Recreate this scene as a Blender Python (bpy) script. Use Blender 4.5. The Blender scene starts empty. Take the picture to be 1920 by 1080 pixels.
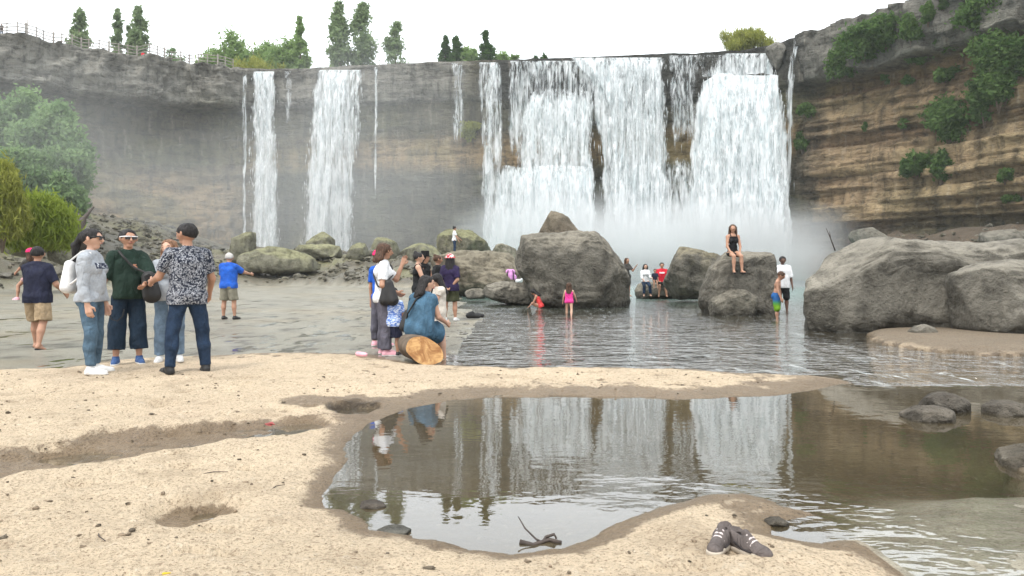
import bpy, bmesh, math, random
import numpy as np
from mathutils import Vector, Matrix

random.seed(7); RNG = np.random.default_rng(7)
SC = bpy.context.scene
COL = SC.collection
R = math.radians

# ------------------------------------------------------------------ camera
FPX, HOR, CAMZ = 1450.0, 505.0, 1.28          # focal length in photo pixels, horizon row, eye height (m)
cam_data = bpy.data.cameras.new('camera'); cam = bpy.data.objects.new('camera', cam_data); COL.objects.link(cam)
cam_data.sensor_width = 36.0; cam_data.sensor_fit = 'HORIZONTAL'
cam_data.lens = 36.0 * FPX / 1920.0
cam_data.shift_y = -(540.0 - HOR) / 1920.0
cam_data.clip_start = 0.05; cam_data.clip_end = 3000
cam.location = (0, 0, CAMZ); cam.rotation_euler = (R(90), 0, 0)
SC.camera = cam

# ------------------------------------------------------------------ sky and sun
SUN_EL, SUN_AZ = 58.0, 215.0
world = bpy.data.worlds.new('World'); SC.world = world; world.use_nodes = True
wt = world.node_tree; wt.nodes.clear()
w_out = wt.nodes.new('ShaderNodeOutputWorld'); w_bg = wt.nodes.new('ShaderNodeBackground')
w_sky = wt.nodes.new('ShaderNodeTexSky'); w_sky.sky_type = 'NISHITA'; w_sky.sun_disc = False
w_sky.sun_elevation = R(SUN_EL); w_sky.sun_rotation = R(SUN_AZ); w_sky.dust_density = 6.0; w_sky.air_density = 1.0
w_hs = wt.nodes.new('ShaderNodeHueSaturation'); w_hs.inputs['Saturation'].default_value = 0.25
w_mix = wt.nodes.new('ShaderNodeMixRGB'); w_mix.inputs['Fac'].default_value = 0.86       # even cloud deck over the sky
w_mix.inputs['Color2'].default_value = (11.2, 11.8, 12.2, 1)
wt.links.new(w_sky.outputs['Color'], w_hs.inputs['Color']); wt.links.new(w_hs.outputs['Color'], w_mix.inputs['Color1'])
wt.links.new(w_mix.outputs['Color'], w_bg.inputs['Color']); w_bg.inputs['Strength'].default_value = 0.12
wt.links.new(w_bg.outputs['Background'], w_out.inputs['Surface'])
sun_d = bpy.data.lights.new('sun', 'SUN'); sun_d.energy = 1.5; sun_d.angle = R(11); sun_d.color = (1.0, 0.96, 0.9)
sun = bpy.data.objects.new('sun', sun_d); COL.objects.link(sun)
_az = R(SUN_AZ)
_sd = Vector((math.sin(_az) * math.cos(R(SUN_EL)), math.cos(_az) * math.cos(R(SUN_EL)), math.sin(R(SUN_EL))))
sun.rotation_euler = _sd.to_track_quat('Z', 'Y').to_euler(); sun.location = (0, -20, 60)

SC.view_settings.view_transform = 'Standard'; SC.view_settings.look = 'None'
SC.view_settings.gamma = 1.0; SC.view_settings.use_curve_mapping = False
SC.view_settings.exposure = 0.68
SC.render.engine = 'CYCLES'
cy = SC.cycles
cy.use_denoising = True
cy.max_bounces = 8; cy.diffuse_bounces = 3; cy.glossy_bounces = 3; cy.transmission_bounces = 4
cy.transparent_max_bounces = 24; cy.volume_bounces = 1
cy.volume_step_rate = 1.0; cy.volume_max_steps = 128
cy.caustics_reflective = False; cy.caustics_refractive = False
cy.use_adaptive_sampling = True; cy.adaptive_threshold = 0.02

# ------------------------------------------------------------------ helpers
def P(px, py, Y):                              # point seen at a photo pixel, at distance Y
    return np.array([(px - 960.0) / FPX * Y, Y, CAMZ + (HOR - py) / FPX * Y])
def G(px, py, z=0.0):                          # ground point at height z seen at a photo pixel
    Y = (CAMZ - z) * FPX / (py - HOR)
    return np.array([(px - 960.0) / FPX * Y, Y, z])

def _hash(ix, iy, iz, seed):
    h = (ix.astype(np.int64) * 374761393 + iy.astype(np.int64) * 668265263 + iz.astype(np.int64) * 2147483647 + seed * 974711) & 0xFFFFFFFF
    h = ((h ^ (h >> 13)) * 1274126177) & 0xFFFFFFFF
    h = ((h ^ (h >> 16)) * 2246822519) & 0xFFFFFFFF
    return ((h ^ (h >> 15)) & 0xFFFF) / 32767.5 - 1.0
def noise3(p, seed=0):
    i = np.floor(p); f = p - i; i = i.astype(np.int64)
    u = f * f * f * (f * (f * 6 - 15) + 10)
    out = 0
    for dx in (0, 1):
        wx = u[..., 0] if dx else 1 - u[..., 0]
        for dy in (0, 1):
            wy = u[..., 1] if dy else 1 - u[..., 1]
            for dz in (0, 1):
                wz = u[..., 2] if dz else 1 - u[..., 2]
                out = out + wx * wy * wz * _hash(i[..., 0] + dx, i[..., 1] + dy, i[..., 2] + dz, seed)
    return out
def fbm(p, oct=4, seed=0, gain=0.5, ridged=False):
    p = np.asarray(p, float); a, s, tot = 1.0, 0.0, 0.0
    for o in range(oct):
        n = noise3(p, seed + o * 17)
        if ridged: n = 1 - 2 * np.abs(n)
        s = s + a * n; tot += a; a *= gain; p = p * 2.03 + 11.7
    return s / tot
def xyz(x, y, z): return np.stack(np.broadcast_arrays(x, y, z), -1).astype(float)
def sstep(a, b, x):
    t = np.clip((x - a) / (b - a), 0, 1); return t * t * (3 - 2 * t)

def np_mesh(name, verts, faces, smooth=True):  # faces: (n,3) or (n,4) array
    verts = np.asarray(verts, np.float32); faces = np.asarray(faces, np.int32)
    m = bpy.data.meshes.new(name); n, k = faces.shape
    m.vertices.add(len(verts)); m.vertices.foreach_set('co', verts.ravel())
    m.loops.add(n * k); m.loops.foreach_set('vertex_index', faces.ravel())
    m.polygons.add(n); m.polygons.foreach_set('loop_start', np.arange(0, n * k, k, dtype=np.int32))
    m.polygons.foreach_set('use_smooth', np.full(n, smooth, dtype=bool))
    m.update(calc_edges=True); m.validate(clean_customdata=False)
    return m
def col_attr(mesh, name, rgb):
    a = mesh.color_attributes.new(name, 'FLOAT_COLOR', 'POINT')
    c = np.ones((len(mesh.vertices), 4), np.float32); c[:, :3] = rgb
    a.data.foreach_set('color', c.ravel())
def val_attr(mesh, name, v):
    a = mesh.attributes.new(name, 'FLOAT', 'POINT'); a.data.foreach_set('value', np.asarray(v, np.float32).ravel())
def obj(name, mesh, mat=None, parent=None, loc=None, rotz=None):
    o = bpy.data.objects.new(name, mesh); COL.objects.link(o)
    if mat is not None and mesh is not None:
        if mesh.materials: mesh.materials[0] = mat
        else: mesh.materials.append(mat)
    if parent is not None: o.parent = parent
    if loc is not None: o.location = tuple(float(v) for v in loc)
    if rotz is not None: o.rotation_euler = (0, 0, rotz)
    return o
def tag(o, label=None, cat=None, group=None, kind=None):
    if label: o['label'] = label
    if cat: o['category'] = cat
    if group: o['group'] = group
    if kind: o['kind'] = kind
    return o
def empty(name, label, cat, loc=(0, 0, 0), group=None, rotz=0.0):
    e = bpy.data.objects.new(name, None); COL.objects.link(e); e.empty_display_size = 0.1
    e.location = tuple(float(v) for v in loc); e.rotation_euler = (0, 0, rotz)
    return tag(e, label, cat, group)
def grid_faces(nu, nv, flip=False):            # verts indexed iu*nv+iv
    a = (np.arange(nu - 1)[:, None] * nv + np.arange(nv - 1)[None]).ravel()
    f = np.stack([a, a + nv, a + nv + 1, a + 1], 1)
    return f[:, ::-1] if flip else f

def tube(path, radii, sides=8, cap=True):      # swept tube: verts, quads
    path = np.asarray(path, float); n = len(path)
    radii = np.broadcast_to(np.asarray(radii, float), (n,))
    tan = np.gradient(path, axis=0); tan /= np.linalg.norm(tan, axis=1, keepdims=True) + 1e-9
    ref = np.array([0.31, 0.17, 0.93]);
    if abs(tan[0] @ ref) > 0.9: ref = np.array([1.0, 0.1, 0])
    V = []
    u = np.cross(tan[0], ref)
    for i in range(n):
        u = u - tan[i] * (u @ tan[i]); u /= np.linalg.norm(u) + 1e-9
        w = np.cross(tan[i], u)
        a = np.arange(sides) / sides * 2 * np.pi
        V.append(path[i] + radii[i] * (np.cos(a)[:, None] * u + np.sin(a)[:, None] * w))
    V = np.concatenate(V); F = []
    for i in range(n - 1):
        for j in range(sides):
            k = (j + 1) % sides
            F.append((i * sides + j, i * sides + k, (i + 1) * sides + k, (i + 1) * sides + j))
    if cap:
        for base, rev in ((0, True), ((n - 1) * sides, False)):
            c = len(V); V = np.vstack([V, path[0 if base == 0 else -1]])
            for j in range(0, sides, 2):
                q = (base + j, base + (j + 1) % sides, base + (j + 2) % sides, c)
                F.append(q[::-1] if rev else q)
    return V, np.array(F)
def merge(parts):
    V, F, n = [], [], 0
    for v, f in parts:
        V.append(np.asarray(v, float)); F.append(np.asarray(f) + n); n += len(v)
    return np.concatenate(V), np.concatenate(F)
def box(c, s, rotz=0.0):
    c = np.asarray(c, float); s = np.asarray(s, float) / 2
    v = np.array([[x, y, z] for x in (-1, 1) for y in (-1, 1) for z in (-1, 1)], float) * s
    if rotz:
        ca, sa = math.cos(rotz), math.sin(rotz); v = v @ np.array([[ca, sa, 0], [-sa, ca, 0], [0, 0, 1]])
    return v + c, np.array([[0, 1, 3, 2], [4, 6, 7, 5], [0, 4, 5, 1], [2, 3, 7, 6], [0, 2, 6, 4], [1, 5, 7, 3]])

# ------------------------------------------------------------------ materials
class NT:
    def __init__(s, name):
        s.m = bpy.data.materials.new(name); s.m.use_nodes = True; s.t = s.m.node_tree; s.t.nodes.clear()
        s.out = s.n('ShaderNodeOutputMaterial')
    def n(s, kind, **kw):
        nd = s.t.nodes.new(kind)
        for k, v in kw.items(): setattr(nd, k, v)
        return nd
    def l(s, a, b): s.t.links.new(a, b)
    def set(s, sock, v):
        if isinstance(v, bpy.types.NodeSocket): s.l(v, sock)
        elif isinstance(v, (tuple, list)) and len(v) == 3 and sock.type == 'RGBA': sock.default_value = (*v, 1)
        else: sock.default_value = v
    def coord(s, which='Object', scale=(1, 1, 1), rot=(0, 0, 0)):
        c = s.n('ShaderNodeTexCoord'); mp = s.n('ShaderNodeMapping')
        mp.inputs['Scale'].default_value = scale; mp.inputs['Rotation'].default_value = rot
        s.l(c.outputs[which], mp.inputs['Vector']); return mp.outputs['Vector']
    def noise(s, vec, scale=5, detail=4, rough=0.55, dist=0.0):
        nd = s.n('ShaderNodeTexNoise'); s.l(vec, nd.inputs['Vector'])
        nd.inputs['Scale'].default_value = scale; nd.inputs['Detail'].default_value = detail
        nd.inputs['Roughness'].default_value = rough; nd.inputs['Distortion'].default_value = dist
        return nd.outputs['Fac']
    def vor(s, vec, scale=5, feature='F1', out='Distance'):
        nd = s.n('ShaderNodeTexVoronoi'); nd.feature = feature; s.l(vec, nd.inputs['Vector']); nd.inputs['Scale'].default_value = scale
        return nd.outputs[out]
    def ramp(s, fac, stops, interp='LINEAR'):
        nd = s.n('ShaderNodeValToRGB'); nd.color_ramp.interpolation = interp
        el = nd.color_ramp.elements
        while len(el) < len(stops): el.new(0.5)
        for e, (p, c) in zip(el, stops):
            e.position = p; e.color = (*c, 1) if isinstance(c, (tuple, list)) else (c, c, c, 1)
        s.set(nd.inputs['Fac'], fac); return nd.outputs['Color']
    def mix(s, fac, a, b, mode='MIX'):
        nd = s.n('ShaderNodeMixRGB', blend_type=mode); s.set(nd.inputs['Fac'], fac); s.set(nd.inputs['Color1'], a); s.set(nd.inputs['Color2'], b)
        return nd.outputs['Color']
    def math(s, op, a, b=0.0, c=0.0, clamp=False):
        nd = s.n('ShaderNodeMath', operation=op, use_clamp=clamp); s.set(nd.inputs[0], a); s.set(nd.inputs[1], b); s.set(nd.inputs[2], c)
        return nd.outputs[0]
    def rng(s, v, a, b, c=0.0, d=1.0):
        nd = s.n('ShaderNodeMapRange'); nd.interpolation_type = 'SMOOTHSTEP'
        s.set(nd.inputs[0], v)
        for i, q in enumerate((a, b, c, d)): s.set(nd.inputs[i + 1], q)
        return nd.outputs[0]
    def attr(s, name, out='Fac'):
        nd = s.n('ShaderNodeAttribute', attribute_name=name); return nd.outputs[out]
    def bump(s, h, strength=0.3, dist=0.02, normal=None):
        nd = s.n('ShaderNodeBump'); s.set(nd.inputs['Strength'], strength); nd.inputs['Distance'].default_value = dist
        s.set(nd.inputs['Height'], h)
        if normal is not None: s.l(normal, nd.inputs['Normal'])
        return nd.outputs['Normal']
    def bsdf(s, color, rough=0.8, normal=None, spec=0.3, **kw):
        nd = s.n('ShaderNodeBsdfPrincipled'); s.set(nd.inputs['Base Color'], color); s.set(nd.inputs['Roughness'], rough)
        s.set(nd.inputs['Specular IOR Level'], spec)
        if normal is not None: s.l(normal, nd.inputs['Normal'])
        for k, v in kw.items(): s.set(nd.inputs[k.replace('_', ' ')], v)
        s.l(nd.outputs[0], s.out.inputs['Surface']); return nd
MATS = {}
def cloth(name, color, var=0.18, rough=0.85, scale=40):
    if name in MATS: return MATS[name]
    t = NT(name); v = t.coord('Object')
    n1 = t.noise(v, 6, 4); n2 = t.noise(v, scale, 3)
    c = t.mix(t.rng(n1, 0.3, 0.7), tuple(x * (1 - var) for x in color), tuple(min(1, x * (1 + var)) for x in color))
    fo = t.noise(t.coord('Object', (1, 1, 0.55)), 7.5, 3, 0.5, 1.8); c = t.mix(t.math('MULTIPLY', t.rng(n2, 0.55, 0.40), 0.25), c, tuple(x * 0.6 for x in color))
    t.bsdf(c, rough, t.bump(t.math('ADD', fo, t.math('MULTIPLY', n2, 0.12)), 0.9, 0.045), 0.2)
    MATS[name] = t.m; return t.m
def plain(name, color, rough=0.5, spec=0.4, var=0.15, scale=12, metal=0.0):
    if name in MATS: return MATS[name]
    t = NT(name); v = t.coord('Object'); n = t.noise(v, scale, 4)
    c = t.mix(t.rng(n, 0.3, 0.7), tuple(x * (1 - var) for x in color), tuple(min(1, x * (1 + var)) for x in color))
    t.bsdf(c, rough, t.bump(n, 0.2, 0.01), spec, Metallic=metal); MATS[name] = t.m; return t.m
# ================================================================== terrain, water, cliff
def poly_sd(px, py, poly):                     # signed distance, positive inside
    poly = np.asarray(poly, float); d2 = np.full(px.shape, 1e18); ins = np.zeros(px.shape, bool)
    n = len(poly)
    for i in range(n):
        ax, ay = poly[i]; bx, by = poly[(i + 1) % n]
        ex, ey = bx - ax, by - ay; L = ex * ex + ey * ey + 1e-12
        t = np.clip(((px - ax) * ex + (py - ay) * ey) / L, 0, 1)
        d2 = np.minimum(d2, (px - ax - t * ex) ** 2 + (py - ay - t * ey) ** 2)
        c = ((ay > py) != (by > py)) & (px < (bx - ax) * (py - ay) / (by - ay + 1e-12) + ax)
        ins ^= c
    return np.where(ins, 1, -1) * np.sqrt(d2)
def GP(pts, z=0.0): return [tuple(G(x, y, z)[:2]) for x, y in pts]

# dry sandstone shelf of the foreground, traced at its waterline
SHELF = GP([(-900, 700), (0, 694), (120, 690), (210, 676), (330, 669), (520, 662), (690, 664), (800, 684), (900, 688), (1000, 690), (1150, 690),
            (1300, 693), (1450, 703), (1560, 710), (1600, 716), (1540, 729), (1460, 742), (1380, 745), (1280, 749), (1150, 746), (1050, 743), (950, 744),
            (850, 750), (770, 765), (700, 792), (655, 818), (642, 842), (655, 868), (632, 900), (606, 934), (615, 952), (650, 957), (672, 978), (692, 995),
            (770, 1003), (850, 1022), (960, 1036), (1050, 1028), (1110, 1008), (1135, 990), (1190, 968), (1260, 943), (1330, 927), (1395, 924), (1470, 945), (1535, 966),
            (1445, 984), (1452, 1002), (1540, 1016), (1610, 1010), (1680, 1050), (1760, 1120), (1800, 1300), (1500, 2600), (-3000, 2600), (-3000, 800)])
BAR = GP([(1622, 630), (1650, 645), (1700, 652), (1760, 662), (1850, 668), (1960, 668), (2300, 660), (2300, 590), (1980, 585), (1700, 606), (1640, 618)])
NOOK = GP([(1878, 868), (1905, 850), (1960, 838), (2400, 830), (2400, 920), (1960, 900), (1915, 888)])
BANK = [(-90, 30), (-44, 34), (-31, 43), (-25.5, 52), (-24, 57), (-20, 61), (-14, 59), (-8, 56), (-5, 50), (-2.5, 51), (-3, 62), (-7, 78), (-10, 130), (-90, 130)]

# cliff rim: photo pixels -> plan curve, rim at a common height
RIMH = 31.0
RIM_PX = [(-1500, -260), (-900, -60), (-500, 18), (-250, 42), (0, 70), (150, 95), (300, 118), (420, 131), (470, 134), (560, 132), (700, 124), (850, 117), (1000, 113), (1150, 106),
          (1300, 102), (1400, 96), (1460, 84), (1500, 70), (1560, 52), (1640, 28), (1720, 0), (1820, -34), (1950, -78), (2150, -150), (2500, -290), (3100, -520)]
RIM = np.array([P(x, y, (RIMH - CAMZ) * FPX / (HOR - y))[:2] for x, y in RIM_PX])
_seg = np.r_[0, np.cumsum(np.linalg.norm(np.diff(RIM, axis=0), axis=1))]
RIM_S = np.arange(0, _seg[-1], 0.3)
RIM_XY = np.stack([np.interp(RIM_S, _seg, RIM[:, i]) for i in (0, 1)], 1)
for _ in range(30):
    RIM_XY[1:-1] = 0.25 * RIM_XY[:-2] + 0.5 * RIM_XY[1:-1] + 0.25 * RIM_XY[2:]
_t = np.gradient(RIM_XY, axis=0); _t /= np.linalg.norm(_t, axis=1, keepdims=True)
RIM_N = np.stack([_t[:, 1], -_t[:, 0]], 1)     # points into the gorge, towards the viewer
RIM_U = RIM_XY[:, 0] / RIM_XY[:, 1] * FPX + 960  # photo column of each rim sample
def rim_depth(px): return np.interp(px, RIM_U, RIM_XY[:, 1])

def terrain_z(x, y):
    q = xyz(x, y, 0 * x)
    wob = 0.16 * fbm(q * 2.3, 3, 3) * sstep(0, 6, y + 0 * x) * np.clip(y / 12, 0.25, 1.5) + 0.05 * fbm(q * 6.5, 4, 4, gain=0.6)
    sh = poly_sd(x + wob * 0.6, y + wob, SHELF)
    fine = fbm(q * 9, 4, 5); mid = fbm(q * 1.7, 4, 8)
    # shelf: low swelling dome, scalloped edge
    near = np.clip(6.0 / np.maximum(y, 2), 0.35, 1.0)
    z_sh = 0.085 * (1 - np.exp(-np.maximum(sh, 0) / 0.28)) * near + 0.02 * sstep(0.5, 2.0, sh) + sstep(0.05, 0.5, sh) * (0.026 * mid + 0.016 * fine + 0.010 * fbm(q * 4.2, 4, 9, ridged=True))
    z_sh += sstep(0.02, 0.3, sh) * 0.006 * fbm(q * 30, 3, 21) * sstep(14, 7, y)
    pits = np.maximum(0, noise3(q * np.array([5.0, 7.0, 1]), 31) - 0.45) * 0.085 * sstep(0.25, 0.7, sh)
    z_sh -= pits
    rg = np.random.default_rng(77)
    for _ in range(70):
        dxp, dyp = rg.uniform(-5.5, 2.2), rg.uniform(3.0, 9.0); aa = rg.uniform(0, 3.14); ra_, rb_ = rg.uniform(.07, .16), rg.uniform(.04, .07)
        ux = (x - dxp) * math.cos(aa) + (y - dyp) * math.sin(aa); uy = -(x - dxp) * math.sin(aa) + (y - dyp) * math.cos(aa)
        z_sh = z_sh - rg.uniform(.008, .022) * np.exp(-((ux / ra_) ** 2 + (uy / rb_) ** 2) ** 1.5) * sstep(0.2, 0.5, sh)
    # water bed: left wet flat is a skim, the pool and river are deeper
    flat = sstep(0.012, -0.012, x / np.maximum(y, 1) - np.interp(y, [9, 11, 13, 16, 20, 30, 45], [-0.115, -0.085, -0.062, -0.045, -0.04, -0.06, -0.08]) + 0.030 * fbm(q * np.array([0.8, 0.5, 1]), 4, 16)) * sstep(9.0, 9.6, y)
    corner = sstep(0.42, 0.60, x / np.maximum(y, 1)) * sstep(5.2, 4.2, y)
    dep = 0.05 + 0.20 * (1 - np.exp(-np.maximum(-sh, 0) / 0.8)) + 0.5 * sstep(24, 60, y)
    z_w = -dep + 0.02 * mid
    skim = 0.0045 + 0.009 * fbm(q * np.array([3.0, 1.2, 1]), 4, 12) + 0.008 * fbm(q * np.array([9.0, 4.0, 1]), 3, 14)
    z_w = z_w * (1 - flat) + skim * flat
    z_w = z_w * (1 - corner) + (-0.006 + 0.018 * fbm(q * 5, 4, 15)) * corner
    edge = 0.02 * np.clip(y / 8, 1, 4)
    z = np.where(sh > 0, z_sh, np.where(sh < 0, np.maximum(z_w, -0.004 + sh * 0.35 - 0.02 * sstep(0, -0.02, sh)) * 1.0, 0))
    z = np.where((sh < 0) & (flat + corner > 0.02), z_w * sstep(0, -0.12, sh), z)
    for poly, h in ((BAR, 0.13), (NOOK, 0.10)):
        s = poly_sd(x + wob, y + wob, poly)
        zz = h * (1 - np.exp(-np.maximum(s, 0) / 0.25)) + 0.02 * mid * sstep(0, 0.5, s)
        z = np.where(s > 0, np.maximum(z, zz), z)
    # eroded features on the shelf
    def hole(px, py, rx, ry, dz, z0=0.1, sharp=2.0):
        c = G(px, py, z0); dx = (x - c[0]) / rx; dy = (y - c[1]) / ry
        rr = np.sqrt(dx * dx + dy * dy) + 0.45 * fbm(q * 5, 4, 41)
        return -dz * (1 - sstep(0.55, 1.0, rr))
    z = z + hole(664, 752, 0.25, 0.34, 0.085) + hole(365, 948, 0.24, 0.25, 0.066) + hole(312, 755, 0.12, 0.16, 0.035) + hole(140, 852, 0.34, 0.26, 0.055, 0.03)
    z = z + hole(520, 795, 0.20, 0.22, 0.02) + hole(935, 718, 0.5, 0.25, 0.025)
    ch = np.array([G(a, b, 0.09)[:2] for a, b in [(-250, 880), (0, 868), (130, 850), (260, 825), (400, 806), (500, 795), (585, 784)]])
    d = np.full(np.shape(x), 1e9)
    for a, b in zip(ch[:-1], ch[1:]):
        e = b - a; t = np.clip(((x - a[0]) * e[0] + (y - a[1]) * e[1]) / (e @ e), 0, 1)
        d = np.minimum(d, np.hypot(x - a[0] - t * e[0], y - a[1] - t * e[1]))
    wid = 0.20 + 0.27 * sstep(-1.0, -2.4, x)
    z = z - 0.080 * (1 - sstep(0.55, 1.0, d / wid + 0.15 * fbm(q * 4, 3, 43))) * sstep(0.1, 0.5, sh)
    # far bank and rubble slope below the left wall
    b = poly_sd(x + 2.2 * fbm(q * 0.3, 3, 50), y + 2.2 * fbm(q * 0.3, 3, 51), BANK)
    terr = 2.1 * sstep(0, 13, b) + 0.55 * sstep(0.0, 0.7, b) + 0.35 * fbm(q * 0.7, 4, 52) * sstep(0, 3, b) + 0.25 * fbm(q * 2.2, 3, 55) * sstep(0, 2, b)
    left = sstep(-29, -44, x + (y - 50) * 0.10)
    terr = terr + left * sstep(0, 20, b) * 4.5 + (0.5 * fbm(q * 0.5, 4, 56, ridged=True) + 0.22 * fbm(q * 1.6, 3, 57, ridged=True)) * sstep(0.3, 5, b)
    z = np.where(b > 0, np.maximum(z, terr), z)
    # talus under the right-hand wall
    ud = x / np.maximum(y, 1) * FPX + 960
    rd = rim_depth(np.clip(ud, -1400, 3000))
    tal = sstep(1490, 1600, ud) * sstep(1.0, 0.78, (y + 0 * x) / rd)
    gap = (rd - y)
    tz = 4.6 * sstep(20, 3, gap) + 1.3 * fbm(q * 0.30, 4, 60, ridged=True) + 0.6 * fbm(q * 1.1, 3, 61, ridged=True)
    z = np.where((ud > 1490) & (gap < 24) & (gap > -6), np.maximum(z, tz * sstep(1490, 1620, ud) - 0.3), z)
    return z, sh, flat, d / wid, b

gy = [-8, -5, -3, -1.5, -0.5, 0.4, 1.0, 1.5]; v = 1.9
while v < 125: gy.append(v); v *= 1.0082
gy = np.array(gy + [127, 140])
gx = [0.0]; st = 0.024
while gx[-1] < 75:
    gx.append(gx[-1] + st)
    if gx[-1] > 4.2: st *= 1.035
gx = np.array(gx); gx = np.r_[-gx[:0:-1], gx]
TX, TY = np.meshgrid(gx, gy, indexing='ij')
TZ, TSH, TFLAT, TCH, TB = terrain_z(TX, TY)
tm = np_mesh('ground', xyz(TX, TY, TZ).reshape(-1, 3), grid_faces(len(gx), len(gy)))
q = xyz(TX, TY, TZ * 4)
sandcol = np.array([0.66, 0.525, 0.37]); wetcol = np.array([0.175, 0.140, 0.100]); flatcol = np.array([0.30, 0.285, 0.232]); bankcol = np.array([0.115, 0.108, 0.082])
n1 = fbm(q * 1.3, 4, 70); n2 = fbm(q * 6, 4, 71)
base = sandcol * (1 + 0.10 * n1[..., None] + 0.10 * n2[..., None])
pink = sstep(0.0, 0.5, fbm(q * 0.8, 3, 73))[..., None]
base = base * (1 - 0.25 * pink) + np.array([0.62, 0.47, 0.34]) * 0.25 * pink
wet = np.clip(sstep(0.055, 0.008, TZ + 0.016 * n2), 0, 1)
wet = np.maximum(wet, 0.85 * (1 - sstep(0.75, 1.10, TCH + 0.12 * n2)) * sstep(0.1, 0.5, TSH))
wet = np.maximum(wet, 0.75 * sstep(0.42, 0.30, np.hypot((TX - G(660, 745, .1)[0]) / 2.0, TY - G(660, 745, .1)[1]) + 0.12 * n2))
hd_ = np.hypot((TX - G(664, 752, .1)[0]) / .25, (TY - G(664, 752, .1)[1]) / .34) + 0.35 * fbm(q * 5, 3, 41); base = base * (1 - 0.80 * sstep(1.0, 0.75, hd_))[..., None]  # hole floor colour darkened to stand in for shade inside it
poolside = sstep(-0.30, -0.20, TX / np.maximum(TY, 1)) * sstep(9.6, 8.6, TY) * sstep(0, 0.01, TSH)
wet = np.maximum(wet, 0.85 * poolside * sstep(0.50, 0.16, TSH * np.clip(3.9 / np.maximum(TY, 1) * 1.5, 0.6, 1.6) + 0.30 * fbm(q * 2.6, 4, 81)))
sbar = np.maximum(poly_sd(TX, TY, BAR), poly_sd(TX, TY, NOOK)); bsh = sstep(-0.1, 0.15, sbar)[..., None]; base = base * (1 - 0.62 * bsh); wet = np.maximum(wet, 0.35 * bsh[..., 0])
tc = base
under = sstep(-0.004, -0.03, TZ)[..., None]; tc = tc * (1 - under) + np.array([0.165, 0.130, 0.082]) * (1 + 0.3 * n2[..., None]) * under; wet = wet * (1 - under[..., 0])
cor = (sstep(0.36, 0.50, TX / np.maximum(TY, 1)) * sstep(5.2, 4.4, TY) * (TSH < 0.05))[..., None]; tc = tc * (1 - cor) + np.array([0.43, 0.39, 0.30]) * (1 + 0.4 * n2[..., None]) * cor; wet = wet * (1 - cor[..., 0])
fl = (TFLAT * (TSH < 0))[..., None]
tc = tc * (1 - fl) + (flatcol * (1 + 0.30 * fbm(q * np.array([2.0, 1.0, 1]), 4, 75)[..., None] - 0.55 * sstep(0.25, 0.45, fbm(q * np.array([4.0, 2.6, 1]), 3, 76))[..., None] + np.array([0.10, 0.03, -0.06]) * sstep(0, 0.4, fbm(q * 0.4, 3, 74))[..., None])) * fl
green = sstep(-0.1, 0.4, fbm(q * 0.25, 4, 77))[..., None]
bk = sstep(0, 0.5, TB)[..., None]
tc = tc * (1 - bk) + (bankcol * (1 + 0.6 * fbm(q * 0.9, 4, 78)[..., None]) * (1 - 0.5 * green) + np.array([0.20, 0.20, 0.075]) * 0.5 * green) * bk
ud = TX / np.maximum(TY, 1) * FPX + 960
tl = (sstep(1490, 1560, ud) * sstep(0.3, 1.2, TZ) * (TY > 40))[..., None]
tc = tc * (1 - tl) + np.array([0.085, 0.068, 0.05]) * (1 + 0.5 * fbm(q * 0.6, 4, 79)[..., None]) * tl
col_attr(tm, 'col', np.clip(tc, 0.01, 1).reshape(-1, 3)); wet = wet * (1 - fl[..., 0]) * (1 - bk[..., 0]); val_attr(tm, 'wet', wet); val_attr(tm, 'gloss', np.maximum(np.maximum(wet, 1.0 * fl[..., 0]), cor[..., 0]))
t = NT('sandstone_ground'); v = t.coord('Object')
n_f = t.noise(v, 46, 5, 0.65); n_g = t.noise(v, 170, 3, 0.6); n_m = t.noise(v, 9, 5, 0.6)
pit = t.rng(t.vor(v, 26), 0.02, 0.22)
dark = t.mix(t.math('MULTIPLY', t.rng(n_f, 0.48, 0.34), 0.55), t.attr('col', 'Color'), t.mix(0.62, t.attr('col', 'Color'), (0.03, 0.015, 0.005)))
dark = t.mix(t.math('MULTIPLY', t.rng(n_g, 0.55, 0.75), 0.45), dark, t.mix(0.5, t.attr('col', 'Color'), (0.80, 0.72, 0.60)))
speck = t.rng(t.noise(v, 85, 2, 0.5), 0.70, 0.76)
dark = t.mix(t.math('MULTIPLY', speck, 0.7), dark, (0.10, 0.06, 0.035))
clump = t.noise(t.coord('Object', (1, 0.6, 1)), 18, 6, 0.7, 0.4)
dark = t.mix(t.math('MULTIPLY', t.rng(clump, 0.46, 0.34), 0.6), dark, t.mix(0.5, t.attr('col', 'Color'), (0.05, 0.025, 0.01)))
dark = t.mix(t.math('MULTIPLY', t.rng(clump, 0.55, 0.72), 0.5), dark, t.mix(0.45, t.attr('col', 'Color'), (0.95, 0.90, 0.78)))
crev = t.vor(t.mix(0.12, v, t.n('ShaderNodeTexNoise').outputs['Color']), 34, 'DISTANCE_TO_EDGE')
gr = t.noise(v, 70, 4, 0.7)
dark = t.mix(t.math('MULTIPLY', t.rng(gr, 0.47, 0.35), 0.85), dark, t.mix(0.78, t.attr('col', 'Color'), (0.10, 0.045, 0.015)))  # dark grain colour also stands in for shade in the sand's small gaps
dark = t.mix(t.math('MULTIPLY', t.rng(t.noise(v, 24, 5, 0.7, 0.8), 0.42, 0.33), 0.7), dark, t.mix(0.65, t.attr('col', 'Color'), (0.10, 0.05, 0.02)))
big = t.noise(v, 2.2, 6, 0.66)
dark = t.mix(t.math('MULTIPLY', t.rng(big, 0.48, 0.34), 0.28), dark, (0.22, 0.15, 0.09))
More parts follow.
